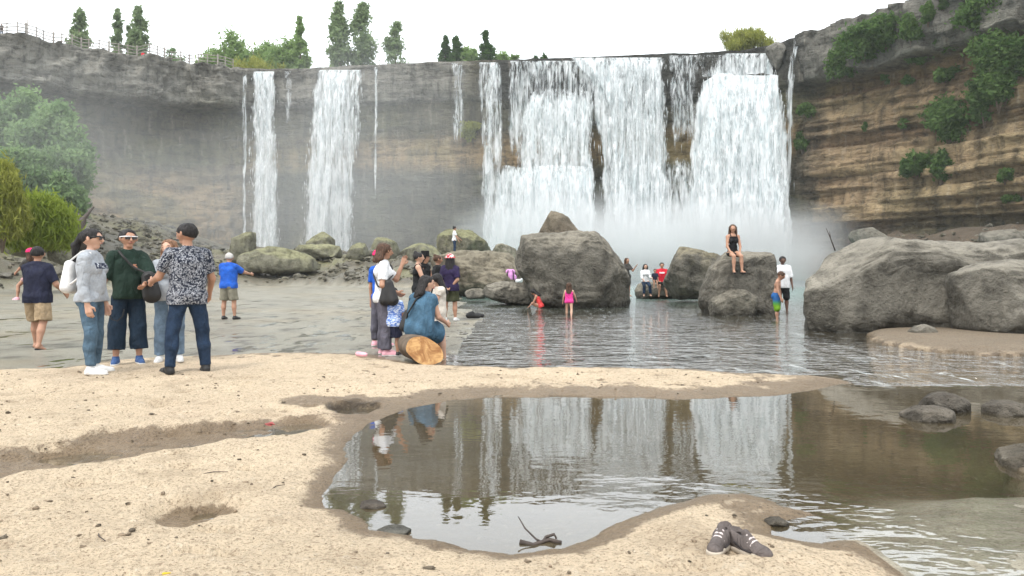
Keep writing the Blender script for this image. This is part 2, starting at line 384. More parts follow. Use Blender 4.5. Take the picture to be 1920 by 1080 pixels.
wm_ = t.rng(t.math('ADD', t.attr('wet'), t.math('ADD', t.math('MULTIPLY', t.math('SUBTRACT', clump, 0.5), 1.5), t.math('MULTIPLY', t.math('SUBTRACT', n_f, 0.5), 1.0))), 0.30, 0.72)
wm_ = t.math('MULTIPLY', wm_, t.rng(t.attr('wet'), 0.03, 0.12))
dark = t.mix(wm_, dark, t.mix(1.0, dark, (0.40, 0.365, 0.325), 'MULTIPLY'))
h = t.math('ADD', t.math('MULTIPLY', n_m, 1.2), t.math('ADD', n_f, t.math('ADD', t.math('MULTIPLY', n_g, 0.35), t.math('MULTIPLY', pit, 0.35))))
t.bsdf(dark, t.rng(t.attr('gloss'), 0.1, 1.0, 0.92, 0.30), t.bump(t.math('ADD', h, clump), 1.0, 0.035), 0.3)
GROUND_MAT = t.m
ground = tag(obj('ground', tm, t.m), kind='structure')
def ground_z(x, y):
    return float(terrain_z(np.array([[x]], float), np.array([[y]], float))[0][0, 0])

# ---- water surface
wy = [-8, -4, 0.5]; v = 1.9
while v < 118: wy.append(v); v *= 1.018
wy = np.array(wy); wxx = np.r_[-np.geomspace(0.2, 80, 130)[::-1], 0, np.geomspace(0.2, 80, 130)]
WX, WY = np.meshgrid(wxx, wy, indexing='ij')
wm = np_mesh('water', xyz(WX, WY, 0 * WX).reshape(-1, 3), grid_faces(len(wxx), len(wy)))
wu = WX / np.maximum(WY, 1) * FPX + 960; wv = HOR + CAMZ * FPX / np.maximum(WY, 1)
river = sstep(8.9, 9.8, WY) * sstep(760, 900, wu) * sstep(70, 45, WY)
stream = sstep(1560, 1640, wu) * np.exp(-((WY - 9.1) / 0.5) ** 2) * 0.8
calm = 0.006 + 0.035 * np.exp(-((wv - (905 + (wu - 1150) * 0.13)) / 40) ** 2) * sstep(1020, 1200, wu)
rip = np.maximum(np.maximum(calm, river * 0.26), stream); rip = np.maximum(rip, 0.035 * sstep(1480, 1640, wu) * sstep(4.9, 4.3, WY))
rip = np.maximum(rip, 0.05 * sstep(9.3, 10, WY) * sstep(900, 760, wu))
val_attr(wm, 'ripple', np.clip(rip, 0, 1)); val_attr(wm, 'foam', np.clip(river * sstep(34, 22, WY) * 0.30 + 0.8 * stream, 0, 1)); val_attr(wm, 'clear', sstep(0.36, 0.50, WX / np.maximum(WY, 1)) * sstep(5.2, 4.4, WY)); val_attr(wm, 'far', sstep(17, 42, WY))
t = NT('river_water'); v = t.coord('Object', (1.0, 1.0, 1.0)); v2 = t.coord('Object', (0.55, 1.0, 1.0), (0, 0, 0.22))
w1 = t.noise(v2, 3.2, 3, 0.55, 0.6); w2 = t.noise(v2, 11.0, 2, 0.5, 0.3); w3 = t.noise(v, 0.8, 2)
v3 = t.coord('Object', (1.0, 0.20, 1.0)); w4 = t.noise(v3, 3.4, 4, 0.62, 0.5)
hh = t.math('ADD', t.math('MULTIPLY', w4, t.rng(t.attr('ripple'), 0.1, 0.4, 0.0, 0.9)), t.math('ADD', w1, t.math('ADD', t.math('MULTIPLY', w2, 0.35), w3)))
nrm = t.bump(hh, t.attr('ripple'), 0.34)
fr = t.n('ShaderNodeFresnel'); fr.inputs['IOR'].default_value = 1.55; t.l(nrm, fr.inputs['Normal'])
far = t.attr('far')
tr = t.n('ShaderNodeBsdfTransparent'); tr.inputs['Color'].default_value = (0.80, 0.75, 0.60, 1)
df = t.n('ShaderNodeBsdfDiffuse'); t.set(df.inputs['Color'], t.mix(far, (0.105, 0.085, 0.052), (0.20, 0.33, 0.29)))
m1 = t.n('ShaderNodeMixShader'); t.set(tr.inputs['Color'], t.mix(t.attr('clear'), (0.80, 0.75, 0.60), (0.97, 0.97, 0.95))); t.set(m1.inputs[0], t.math('MULTIPLY', t.rng(far, 0, 1, 0.34, 0.92), t.rng(t.attr('clear'), 0, 1, 1.0, 0.12))); t.l(tr.outputs[0], m1.inputs[1]); t.l(df.outputs[0], m1.inputs[2])
gl = t.n('ShaderNodeBsdfGlossy'); gl.inputs['Roughness'].default_value = 0.015; t.l(nrm, gl.inputs['Normal']); gl.inputs['Color'].default_value = (0.97, 0.98, 1, 1)
m2 = t.n('ShaderNodeMixShader'); geo = t.n('ShaderNodeNewGeometry'); t.set(m2.inputs[0], t.mix(geo.outputs['Backfacing'], t.math('MULTIPLY', fr.outputs[0], 1.35, clamp=True), (0.06, 0.06, 0.06))); t.l(m1.outputs[0], m2.inputs[1]); t.l(gl.outputs[0], m2.inputs[2])
fo = t.n('ShaderNodeBsdfDiffuse'); fo.inputs['Color'].default_value = (0.62, 0.65, 0.64, 1)
fn = t.noise(t.coord('Object', (1.0, 0.34, 1.0)), 5.0, 5, 0.65, 0.4)
m3 = t.n('ShaderNodeMixShader'); t.set(m3.inputs[0], t.math('MULTIPLY', t.rng(fn, 0.55, 0.70), t.attr('foam'))); t.l(m2.outputs[0], m3.inputs[1]); t.l(fo.outputs[0], m3.inputs[2])
t.l(m3.outputs[0], t.out.inputs['Surface'])
water = tag(obj('water', wm, t.m), kind='structure')

# ---- cliff
NT_ROWS = 176
ct = np.linspace(0, 1, NT_ROWS)                # 0 at base, 1 at rim
CS, CT = np.meshgrid(np.arange(len(RIM_S)), ct, indexing='ij')
cu = RIM_U[CS]; cs = RIM_S[CS]; cz = CT * (RIMH + 1.0) - 1.0
cq = xyz(cs, cz, 0 * cs)
wl = sstep(520, 380, cu); wr = sstep(1470, 1530, cu); wc = 1 - wl - wr
strat = fbm(xyz(cs * 0.012, cz * 0.62 + 0.5 * fbm(cq * 0.06, 2, 5), 0 * cs), 4, 90)
steps = fbm(xyz(np.floor(cs * 0.05 + 0.6 * fbm(cq * 0.15, 2, 6)), np.floor(cz * 0.75 + 0.8 * fbm(cq * 0.08, 2, 7)), 0 * cs), 1, 93)
blocks = noise3(xyz(np.floor(cs * 0.42 + 0.7 * fbm(cq * 0.3, 2, 8)), np.floor(cz * 0.20 + 0.5 * fbm(cq * 0.2, 2, 9)), 0 * cs), 94)
rough = fbm(cq * np.array([0.5, 0.8, 1]), 5, 95)
und = 0.8 * fbm(xyz(cs * 0.05, cs * 0, 0 * cs), 2, 97) + 0.12 * fbm(cq * 0.7, 3, 98)
cap_lo = 0.80 + 0.05 * und
cap = sstep(cap_lo - 0.015, cap_lo + 0.015, CT)
# left wall: heavy overhanging cap, caves, bulging skirt
d_l = cap * (2.6 + 0.7 * blocks + 0.5 * rough) - (1 - cap) * 3.0 * sstep(0.5, 0.76, CT) * (0.75 + 0.5 * und) + 3.5 * (1 - sstep(0.0, 0.6, CT)) + 0.9 * rough + 0.35 * strat
# middle: plain undercut wall
d_c = cap * 0.7 + 0.5 * rough + 0.5 * strat + 2.2 * (1 - sstep(0, 0.35, CT))
# right wall: stacked strata and blocky cap
capr = sstep(0.80, 0.825, CT + 0.03 * und)
d_r = capr * (1.2 + 0.7 * blocks) - 1.3 * sstep(0.62, 0.70, CT) * (1 - capr) + 1.5 * steps * sstep(0.8, 0.6, CT) + 0.9 * strat + 0.9 * rough + 3.5 * (1 - sstep(0.0, 0.3, CT)) + 1.6 * fbm(cq * 0.12, 3, 99)
zw = cz + 0.35 * fbm(cq * np.array([0.08, 0.1, 1]), 3, 120) + cs * 0.02
lay = np.floor(zw * 0.62 + 0.9 * np.sin(zw * 0.37)); layn = noise3(xyz(cs * 0.035, lay * 7.31, 0 * cs + 3), 118)
lay2 = noise3(xyz(cs * 0.09, np.floor(zw * 2.1) * 5.3, 0 * cs + 9), 119)
d_r = capr * (1.2 + 0.8 * blocks) - 1.1 * sstep(0.62, 0.70, CT) * (1 - capr) + (1.0 * layn + 0.35 * lay2) * (1 - capr) + 0.55 * rough + 3.0 * (1 - sstep(0.0, 0.22, CT)) + 0.9 * fbm(cq * 0.12, 3, 99) + 0.5 * fbm(cq * np.array([0.9, 0.10, 1]), 4, 123)
disp = wl * d_l + wc * d_c + wr * d_r
# rock steps the main falls break on
def pyz(py, u): return (CAMZ + (HOR - py) / FPX * rim_depth(u))
def ledge(u0, u1, py, out):
    return out * sstep(u0 - 16, u0 + 16, cu) * sstep(u1 + 16, u1 - 16, cu) * sstep(0.8, -0.8, cz - pyz(py, cu) + 1.2 * rough)
disp = disp + ledge(985, 1110, 174, 1.5) + ledge(938, 1112, 312, 1.6) + ledge(1240, 1310, 299, 1.6) + ledge(1300, 1478, 143, 1.4) + ledge(1300, 1482, 330, 0.8)
CPOS = xyz(RIM_XY[CS, 0] + RIM_N[CS, 0] * disp, RIM_XY[CS, 1] + RIM_N[CS, 1] * disp, cz + 0.35 * rough * sstep(0.9, 1.0, CT) * (1 - 0.9 * wc))
# plateau behind the rim
back = []
for k, dist in enumerate((1.0, 4.0, 14.0, 40.0, 110.0)):
    b_ = CPOS[:, -1].copy(); b_[:, :2] = RIM_XY - RIM_N * dist; b_[:, 2] = RIMH + 0.1 + 0.1 * k; back.append(b_[:, None])
CALL = np.concatenate([CPOS] + back, 1)
nr = CALL.shape[1]
cm = np_mesh('cliff', CALL.reshape(-1, 3), grid_faces(len(RIM_S), nr, flip=False))
# rock colours
grey = np.array([0.178, 0.168, 0.145]); brown = np.array([0.215, 0.148, 0.075]); darkr = np.array([0.075, 0.072, 0.062]); tan = np.array([0.46, 0.33, 0.19]); rust = np.array([0.16, 0.085, 0.05]); moss = np.array([0.115, 0.118, 0.045])
def L3(a, b, f): return a + (b - a) * f[..., None]
one = np.ones(cu.shape + (3,))
dwn = sstep(-0.35, 0.35, fbm(cq * np.array([0.5, 0.10, 1]), 4, 101))
c_l = L3(L3(brown * 1.6 * one, np.array([0.115, 0.10, 0.066]) * one, sstep(0.42, 0.58, CT + 0.06 * und)), grey * 1.6 * one, cap); c_l = L3(c_l, tan * 0.62 * one, 0.55 * dwn * sstep(0.5, 0.35, CT) * sstep(0.1, 0.3, CT))
c_c = L3(np.array([0.105, 0.095, 0.066]) * one, brown * 1.5 * one, sstep(0.50, 0.57, CT + 0.02 * und) * sstep(0.72, 0.62, CT + 0.02 * und)); c_c = L3(c_c, darkr * 0.75 * one, cap * sstep(880, 950, cu)); c_c = L3(c_c, grey * 1.25 * one, cap * sstep(900, 850, cu))
lay_c = (lambda r_: np.where((r_ < -0.2)[..., None], np.array([0.17, 0.105, 0.065]), np.where((r_ < 0.30)[..., None], np.array([0.29, 0.205, 0.125]), np.array([0.50, 0.37, 0.22]))))(layn + 0.22 * fbm(cq * np.array([0.25, 0.5, 1]), 3, 121)) * one
lay_s = fbm(cq * np.array([1.1, 0.16, 1]), 4, 122)
band = fbm(xyz(cs * 0.02, cz * 0.9, 0 * cs), 3, 104)
c_r = L3(L3(brown * 0.95 * one, tan * one, sstep(-0.05, 0.35, band) * sstep(0.22, 0.34, CT) * sstep(0.72, 0.60, CT)), rust * one, 0.7 * sstep(0.05, 0.4, fbm(xyz(cs * 0.03, cz * 0.7, 0 * cs), 3, 107)))
c_r = L3(c_r, lay_c, 0.55 * sstep(0.16, 0.26, CT) * sstep(0.76, 0.70, CT)); c_r = c_r * (1 - 0.35 * sstep(0.1, 0.4, lay_s))[..., None]; c_r = L3(c_r, darkr * 1.25 * one, 0.75 * sstep(0.27, 0.18, CT)); c_r = L3(c_r, grey * 1.15 * one, capr); c_r = L3(c_r, darkr * one, 0.7 * sstep(1560, 1500, cu))
c_r = L3(c_r, rust * 1.2 * one, 0.7 * sstep(0.135, 0.115, CT) * sstep(1480, 1560, cu))
cc = c_l * wl[..., None] + c_c * wc[..., None] + c_r * wr[..., None]
mossm = sstep(-0.08, 0.32, fbm(cq * np.array([0.10, 0.22, 1]), 4, 110)) * sstep(0.9, 0.75, CT) * (0.75 * wl + 0.6 * wc + 0.35 * wr)
cc = L3(cc, moss * one, 0.7 * mossm)
cc = cc * (1 + 0.35 * fbm(cq * np.array([1.6, 0.5, 1]), 4, 112))[..., None]
call = np.concatenate([cc, np.repeat(cc[:, -1:], 5, 1)], 1)
col_attr(cm, 'col', np.clip(call, 0.01, 1).reshape(-1, 3))
def rock_mat(name, bumpd=0.35, sc=1.0, tint=None, strength=0.9):
    t = NT(name); v = t.coord('Object', (sc, sc, sc))
    n1 = t.noise(v, 1.3, 8, 0.68); n2 = t.noise(v, 7.0, 6, 0.65); cr = t.rng(t.vor(t.mix(0.10, v, t.n('ShaderNodeTexNoise').outputs['Color']), 0.55, 'DISTANCE_TO_EDGE'), 0.0, 0.035)
    c = t.attr('col', 'Color') if tint is None else tint
    c = t.mix(t.rng(n1, 0.28, 0.62), t.mix(0.62, c, (0.02, 0.018, 0.014)), t.mix(0.12, c, (0.6, 0.55, 0.45)))
    c = t.mix(t.math('MULTIPLY', t.rng(n2, 0.58, 0.75), 0.35), c, (0.42, 0.38, 0.31))
    c = t.mix(t.math('MULTIPLY', t.rng(t.noise(v, 14, 4, 0.7), 0.42, 0.32), 0.7), c, (0.025, 0.022, 0.018)); c = t.mix(t.math('MULTIPLY', t.math('SUBTRACT', 1.0, cr), 0.14), c, (0.015, 0.013, 0.01))
    hgt = t.math('ADD', t.math('MULTIPLY', n1, 1.6), t.math('ADD', t.math('MULTIPLY', n2, 0.5), t.math('MULTIPLY', cr, 0.05)))
    t.bsdf(c, 0.9, t.bump(hgt, strength, bumpd), 0.25); return t.m
t = NT('cliff_rock'); v = t.coord('Object', (0.22, 0.22, 1.25)); vv = t.coord('Object', (1.1, 1.1, 0.10)); vi = t.coord('Object')
h1 = t.noise(v, 1.4, 7, 0.68, 0.3); h2 = t.noise(vv, 0.9, 6, 0.66, 0.2); h3 = t.noise(vi, 1.1, 7, 0.7); ck = t.rng(t.vor(t.mix(0.06, t.coord('Object', (0.33, 0.33, 0.5)), t.n('ShaderNodeTexNoise').outputs['Color']), 1.0, 'DISTANCE_TO_EDGE'), 0.0, 0.06)
c = t.attr('col', 'Color')
c = t.mix(t.rng(h1, 0.50, 0.34), c, t.mix(0.5, c, (0.015, 0.012, 0.01)))
c = t.mix(t.math('MULTIPLY', t.rng(h2, 0.50, 0.36), 0.75), c, t.mix(0.65, c, (0.02, 0.02, 0.016)))
c = t.mix(t.math('MULTIPLY', t.rng(h2, 0.56, 0.70), 0.40), c, t.mix(0.5, c, (0.62, 0.55, 0.44)))
c = t.mix(t.math('MULTIPLY', t.rng(h3, 0.47, 0.33), 0.7), c, t.mix(0.7, c, (0.01, 0.01, 0.008)))
c = t.mix(t.math('MULTIPLY', t.math('SUBTRACT', 1.0, ck), 0.12), c, (0.02, 0.018, 0.015))
hg = t.math('ADD', t.math('MULTIPLY', h1, 1.2), t.math('ADD', h2, t.math('ADD', h3, t.math('MULTIPLY', ck, 0.10))))
t.bsdf(c, 0.9, t.bump(hg, 1.0, 0.8), 0.25)
cliff = tag(obj('cliff', cm, t.m), kind='structure')
CPROJ = np.stack([CPOS[..., 0] / CPOS[..., 1] * FPX + 960, HOR - (CPOS[..., 2] - CAMZ) / CPOS[..., 1] * FPX], -1)
def cliff_at(px, py):
    d = (CPROJ[..., 0] - px) ** 2 + (CPROJ[..., 1] - py) ** 2
    i = np.unravel_index(np.argmin(d), d.shape); return CPOS[i].copy(), RIM_N[i[0]]
# ================================================================== waterfalls and spray
t = NT('falling_water'); v = t.coord('Object')
vs = t.coord('Object', (1.0, 1.0, 0.030)); vm = t.coord('Object', (1.0, 1.0, 0.16)); vb = t.coord('Object', (1.0, 1.0, 0.30))
s1 = t.noise(vs, 2.4, 4, 0.62, 0.25); s2 = t.noise(vm, 2.2, 6, 0.68, 0.6); s3 = t.noise(vb, 0.9, 4, 0.6)
s0 = t.noise(t.coord('Object', (1.0, 1.0, 0.02)), 6.5, 3, 0.6, 0.15)
mix_ = t.math('ADD', t.math('ADD', t.math('MULTIPLY', s1, 0.40), t.math('MULTIPLY', s0, 0.20)), t.math('ADD', t.math('MULTIPLY', s2, 0.26), t.math('MULTIPLY', s3, 0.14)))
dens = t.attr('dens')
a = t.rng(t.math('ADD', mix_, dens), 0.83, 1.06)
dfw = t.n('ShaderNodeBsdfDiffuse'); t.set(dfw.inputs['Color'], t.mix(t.rng(s2, 0.36, 0.56), (0.62, 0.69, 0.71), (0.92, 0.94, 0.95)))
t.l(t.bump(t.math('ADD', s2, t.math('MULTIPLY', s1, 0.8)), 0.8, 0.5), dfw.inputs['Normal'])
tl_ = t.n('ShaderNodeBsdfTranslucent'); tl_.inputs['Color'].default_value = (0.86, 0.90, 0.91, 1)
mx = t.n('ShaderNodeMixShader'); mx.inputs[0].default_value = 0.30; t.l(dfw.outputs[0], mx.inputs[1]); t.l(tl_.outputs[0], mx.inputs[2])
trn = t.n('ShaderNodeBsdfTransparent')
m2 = t.n('ShaderNodeMixShader'); t.set(m2.inputs[0], a); t.l(trn.outputs[0], m2.inputs[1]); t.l(mx.outputs[0], m2.inputs[2])
t.l(m2.outputs[0], t.out.inputs['Surface'])
FALL_MAT = t.m
t = NT('spray_drops'); d1 = t.n('ShaderNodeBsdfDiffuse'); d1.inputs['Color'].default_value = (0.90, 0.92, 0.93, 1)
d2 = t.n('ShaderNodeBsdfTranslucent'); d2.inputs['Color'].default_value = (0.9, 0.92, 0.93, 1)
mx = t.n('ShaderNodeMixShader'); mx.inputs[0].default_value = 0.4; t.l(d1.outputs[0], mx.inputs[1]); t.l(d2.outputs[0], mx.inputs[2]); t.l(mx.outputs[0], t.out.inputs['Surface'])
SPRAY_MAT = t.m

def fall_xyz(u, w, rows, out, seed):
    """rows: (py, xl, xr) edges in photo pixels; u across 0..1, w down 0..1"""
    rows = np.array(rows, float)
    tp = rows[0, 0] + (7.0 * noise3(xyz(u * 4.0, 0 * u + seed, 0 * u), 9) + 9.0 * np.abs(2 * u - 1) ** 4 if rows[0, 0] > 138 else 0.0)
    py = tp + (rows[-1, 0] - tp) * w
    xl = np.interp(py, rows[:, 0], rows[:, 1]); xr = np.interp(py, rows[:, 0], rows[:, 2])
    xl = xl + np.minimum(5, .12 * (xr - xl)) * fbm(xyz(py * .035, 0 * py + seed, 0 * py), 3, 61); xr = xr + np.minimum(5, .12 * (xr - xl)) * fbm(xyz(py * .035, 0 * py + seed, 0 * py), 3, 67)
    px = xl + (xr - xl) * u
    # distance: the wall face at the lip, thrown outwards as it drops
    Y0 = rim_depth(px) - 0.9 - out
    drop = (py - rows[0, 0]) / FPX * Y0
    Y = Y0 - 0.32 * np.sqrt(np.maximum(drop, 0)) - 0.2
    X = (px - 960) / FPX * Y; Z = CAMZ + (HOR - py) / FPX * Y
    q = xyz(X * 0.9, Z * 0.16, 0 * X + seed)
    amp = np.clip(drop / 4, 0.15, 1.0)
    Y = Y - amp * (0.55 * fbm(q, 3, seed) + 0.25 * fbm(xyz(X * 2.2, Z * 0.5, 0 * X + seed), 3, seed + 5))
    return X, Y, Z
def waterfall(label, sheets, strands=True):
    root = empty('waterfall', label, 'waterfall', (0, 0, 0))
    X, Y, Z = fall_xyz(np.array([.5]), np.array([1.0]), sheets[0][0], sheets[0][1], 1); root.location = (float(X[0]), float(Y[0]), 0.0)
    org = np.array(root.location)
    for k, (rows, out, dn) in enumerate(sheets):
        wid = (max(r[2] - r[1] for r in rows)); hgt = rows[-1][0] - rows[0][0]
        nu = int(max(6, wid * 0.45)); nv = int(max(12, hgt * 0.4))
        U, W = np.meshgrid(np.linspace(0, 1, nu), np.linspace(0, 1, nv), indexing='ij')
        sd = 7 + k * 13 + int(rows[0][1]) % 50
        X, Y, Z = fall_xyz(U, W, rows, out, sd)
        m = np_mesh('water_sheet', xyz(X, Y, Z).reshape(-1, 3) - org, grid_faces(nu, nv))
        ew = np.clip(14.0 / wid, 0.06, 0.4)
        edge = np.minimum(sstep(0, ew, U), sstep(1, 1 - ew, U))
        d = dn - 0.24 * (1 - edge) - 0.10 * sstep(0.10, 0.0, W) * (rows[0][0] > 138) + 0.06 * sstep(0.2, 0.9, W) - (0.22 * sstep(0.62, 1.0, W) if 160 < rows[-1][0] < 450 else 0.0)
        val_attr(m, 'dens', d.ravel()); o = obj('water_sheet', m, FALL_MAT, root)
    if strands:
        P_, F_ = [], []; n = 0
        base = np.array([[0, 0, 0], [1, 0, -0.28], [-0.5, 0.87, -0.28], [-0.5, -0.87, -0.28], [0, 0, -1.0]])
        fc = np.array([[0, 2, 1], [0, 3, 2], [0, 1, 3], [4, 1, 2], [4, 2, 3], [4, 3, 1]])
        for rows, out, dn in sheets:
            area = (rows[-1][0] - rows[0][0]) * np.mean([r[2] - r[1] for r in rows]); N = int(min(900, area * 0.015)) if dn > 0.46 else 4
            u = RNG.random(N); w = RNG.random(N) ** 0.8 * 0.97
            X, Y, Z = fall_xyz(u, w, rows, out + 0.15, 3)
            ln = RNG.uniform(0.4, 1.6, N); wd = RNG.uniform(0.02, 0.055, N)
            vv = base[None] * np.stack([wd, wd, ln], 1)[:, None] + np.stack([X, Y - RNG.random(N) * 0.5, Z], 1)[:, None] - org
            P_.append(vv.reshape(-1, 3)); F_.append((fc[None] + 5 * np.arange(N)[:, None, None]).reshape(-1, 3) + n); n += 5 * N
        s = obj('falling_drops', np_mesh('falling_drops', np.concatenate(P_), np.concatenate(F_)), SPRAY_MAT, root); s['kind'] = 'stuff'
    return root
waterfall('narrow white waterfall farthest left, beside the bare grey cap rock', [([(134, 469, 521), (250, 468, 523), (508, 470, 526)], 0.6, 0.50), ([(140, 476, 516), (300, 471, 520), (508, 474, 530)], 1.2, 0.40)])
waterfall('thin thread of water just left of the farthest left waterfall', [([(135, 449, 468), (300, 452, 464), (508, 455, 463)], 0.5, 0.44)], False)
waterfall('faint short trickle between the two narrow left waterfalls', [([(134, 526, 557), (260, 529, 552)], 0.5, 0.385)], False)
waterfall('slanting white waterfall second from left, leaning outward to its foot', [([(131, 590, 686), (200, 580, 682), (350, 570, 668), (508, 565, 662)], 0.6, 0.47), ([(136, 600, 660), (220, 585, 650), (350, 574, 625), (508, 568, 610)], 1.4, 0.46)])
waterfall('hair thin thread of water right of the slanting waterfall', [([(126, 698, 712), (300, 699, 709), (420, 700, 708)], 0.5, 0.44)], False)
waterfall('short faint threads of water over the bare middle wall', [([(118, 838, 880), (300, 845, 876)], 0.5, 0.40)], False)
waterfall('row of thin water threads at left end of the broad falls', [([(117, 890, 948), (300, 897, 950), (516, 900, 940)], 0.6, 0.435), ([(118, 912, 935), (260, 905, 928), (516, 902, 920)], 0.9, 0.40)])
waterfall('broad stepped waterfall breaking on two ledges, centre of the falls', [([(114, 944, 1126), (200, 946, 1122), (320, 946, 1116)], 0.4, 0.43), ([(170, 984, 1112), (240, 972, 1114), (440, 958, 1120)], 1.9, 0.49), ([(308, 936, 1114), (360, 925, 1118), (516, 898, 1124)], 3.4, 0.53)])
waterfall('wide veil waterfall right of the dark vertical gap in the broad falls', [([(108, 1062, 1250), (150, 1100, 1250), (300, 1126, 1254), (516, 1130, 1268)], 0.8, 0.485), ([(112, 1090, 1240), (200, 1140, 1245), (516, 1150, 1262)], 1.6, 0.43)])
waterfall('thin broken streams over dark rock between veil and white fall', [([(104, 1246, 1316), (200, 1250, 1310), (300, 1250, 1306)], 0.5, 0.415), ([(298, 1244, 1308), (360, 1240, 1312), (516, 1236, 1318)], 2.0, 0.45)])
waterfall('thick white waterfall at the right end of the broad falls', [([(100, 1352, 1444), (150, 1322, 1456)], 0.3, 0.47), ([(103, 1300, 1366), (150, 1306, 1366)], 0.3, 0.36), ([(140, 1316, 1462), (200, 1302, 1472), (516, 1284, 1486)], 1.9, 0.64), ([(150, 1330, 1450), (260, 1310, 1470), (516, 1295, 1484)], 2.9, 0.50)])
waterfall('slanting thin threads of water beside the right hand cliff', [([(72, 1484, 1504), (140, 1470, 1492), (300, 1472, 1489), (420, 1474, 1488)], 0.4, 0.44)])

# ---- drifting spray at the foot of the falls and the hazy air of the gorge
def mist_mat(name, dens, r, seed):
    t = NT(name); c = t.n('ShaderNodeTexCoord')
    ln = t.n('ShaderNodeVectorMath', operation='LENGTH'); t.l(c.outputs['Object'], ln.inputs[0])
    nz = t.noise(t.coord('Object', (2.2, 2.2, 1.6)), 1.0, 2, 0.5)
    f = t.math('MULTIPLY', t.rng(t.math('ADD', ln.outputs['Value'], t.math('MULTIPLY', t.math('SUBTRACT', nz, 0.5), 0.7)), 1.0, 0.15), dens)
    pv = t.n('ShaderNodeVolumePrincipled'); pv.inputs['Color'].default_value = (0.97, 0.985, 0.99, 1); pv.inputs['Anisotropy'].default_value = 0.1
    t.l(f, pv.inputs['Density']); t.l(pv.outputs[0], t.out.inputs['Volume']); return t.m
def ball(n=2):
    bm = bmesh.new(); bmesh.ops.create_icosphere(bm, subdivisions=n, radius=1.0); m = bpy.data.meshes.new('spray_cloud'); bm.to_mesh(m); bm.free(); return m
for px, py, Y, sx, sy, sz, dn, lab in [
        (1320, 478, 93, 26, 13, 7.5, 0.26, 'white spray cloud'), (1050, 450, 98, 17, 11, 8, 0.12, 'c'),
        (700, 330, 103, 28, 9, 21, 0.030, 'd'), (480, 420, 96, 34, 14, 14, 0.017, 'e'), (200, 330, 90, 30, 12, 16, 0.007, 'f'), (90, 270, 56, 14, 5, 9, 0.020, 'g')]:
    o = obj('spray_cloud', ball(3), mist_mat('spray_air', dn, 1, 1), None, P(px, py, Y)); o.scale = (sx, sy, sz); tag(o, kind='stuff')
t = NT('hazy_air'); pv = t.n('ShaderNodeVolumePrincipled'); pv.inputs['Color'].default_value = (0.95, 0.98, 1.0, 1); pv.inputs['Density'].default_value = 0.00028
t.l(pv.outputs[0], t.out.inputs['Volume'])
hv, hf = box((0, 75, 24.0), (420, 330, 53.0))
haze = tag(obj('haze', np_mesh('haze', hv, hf, False), t.m), kind='stuff')
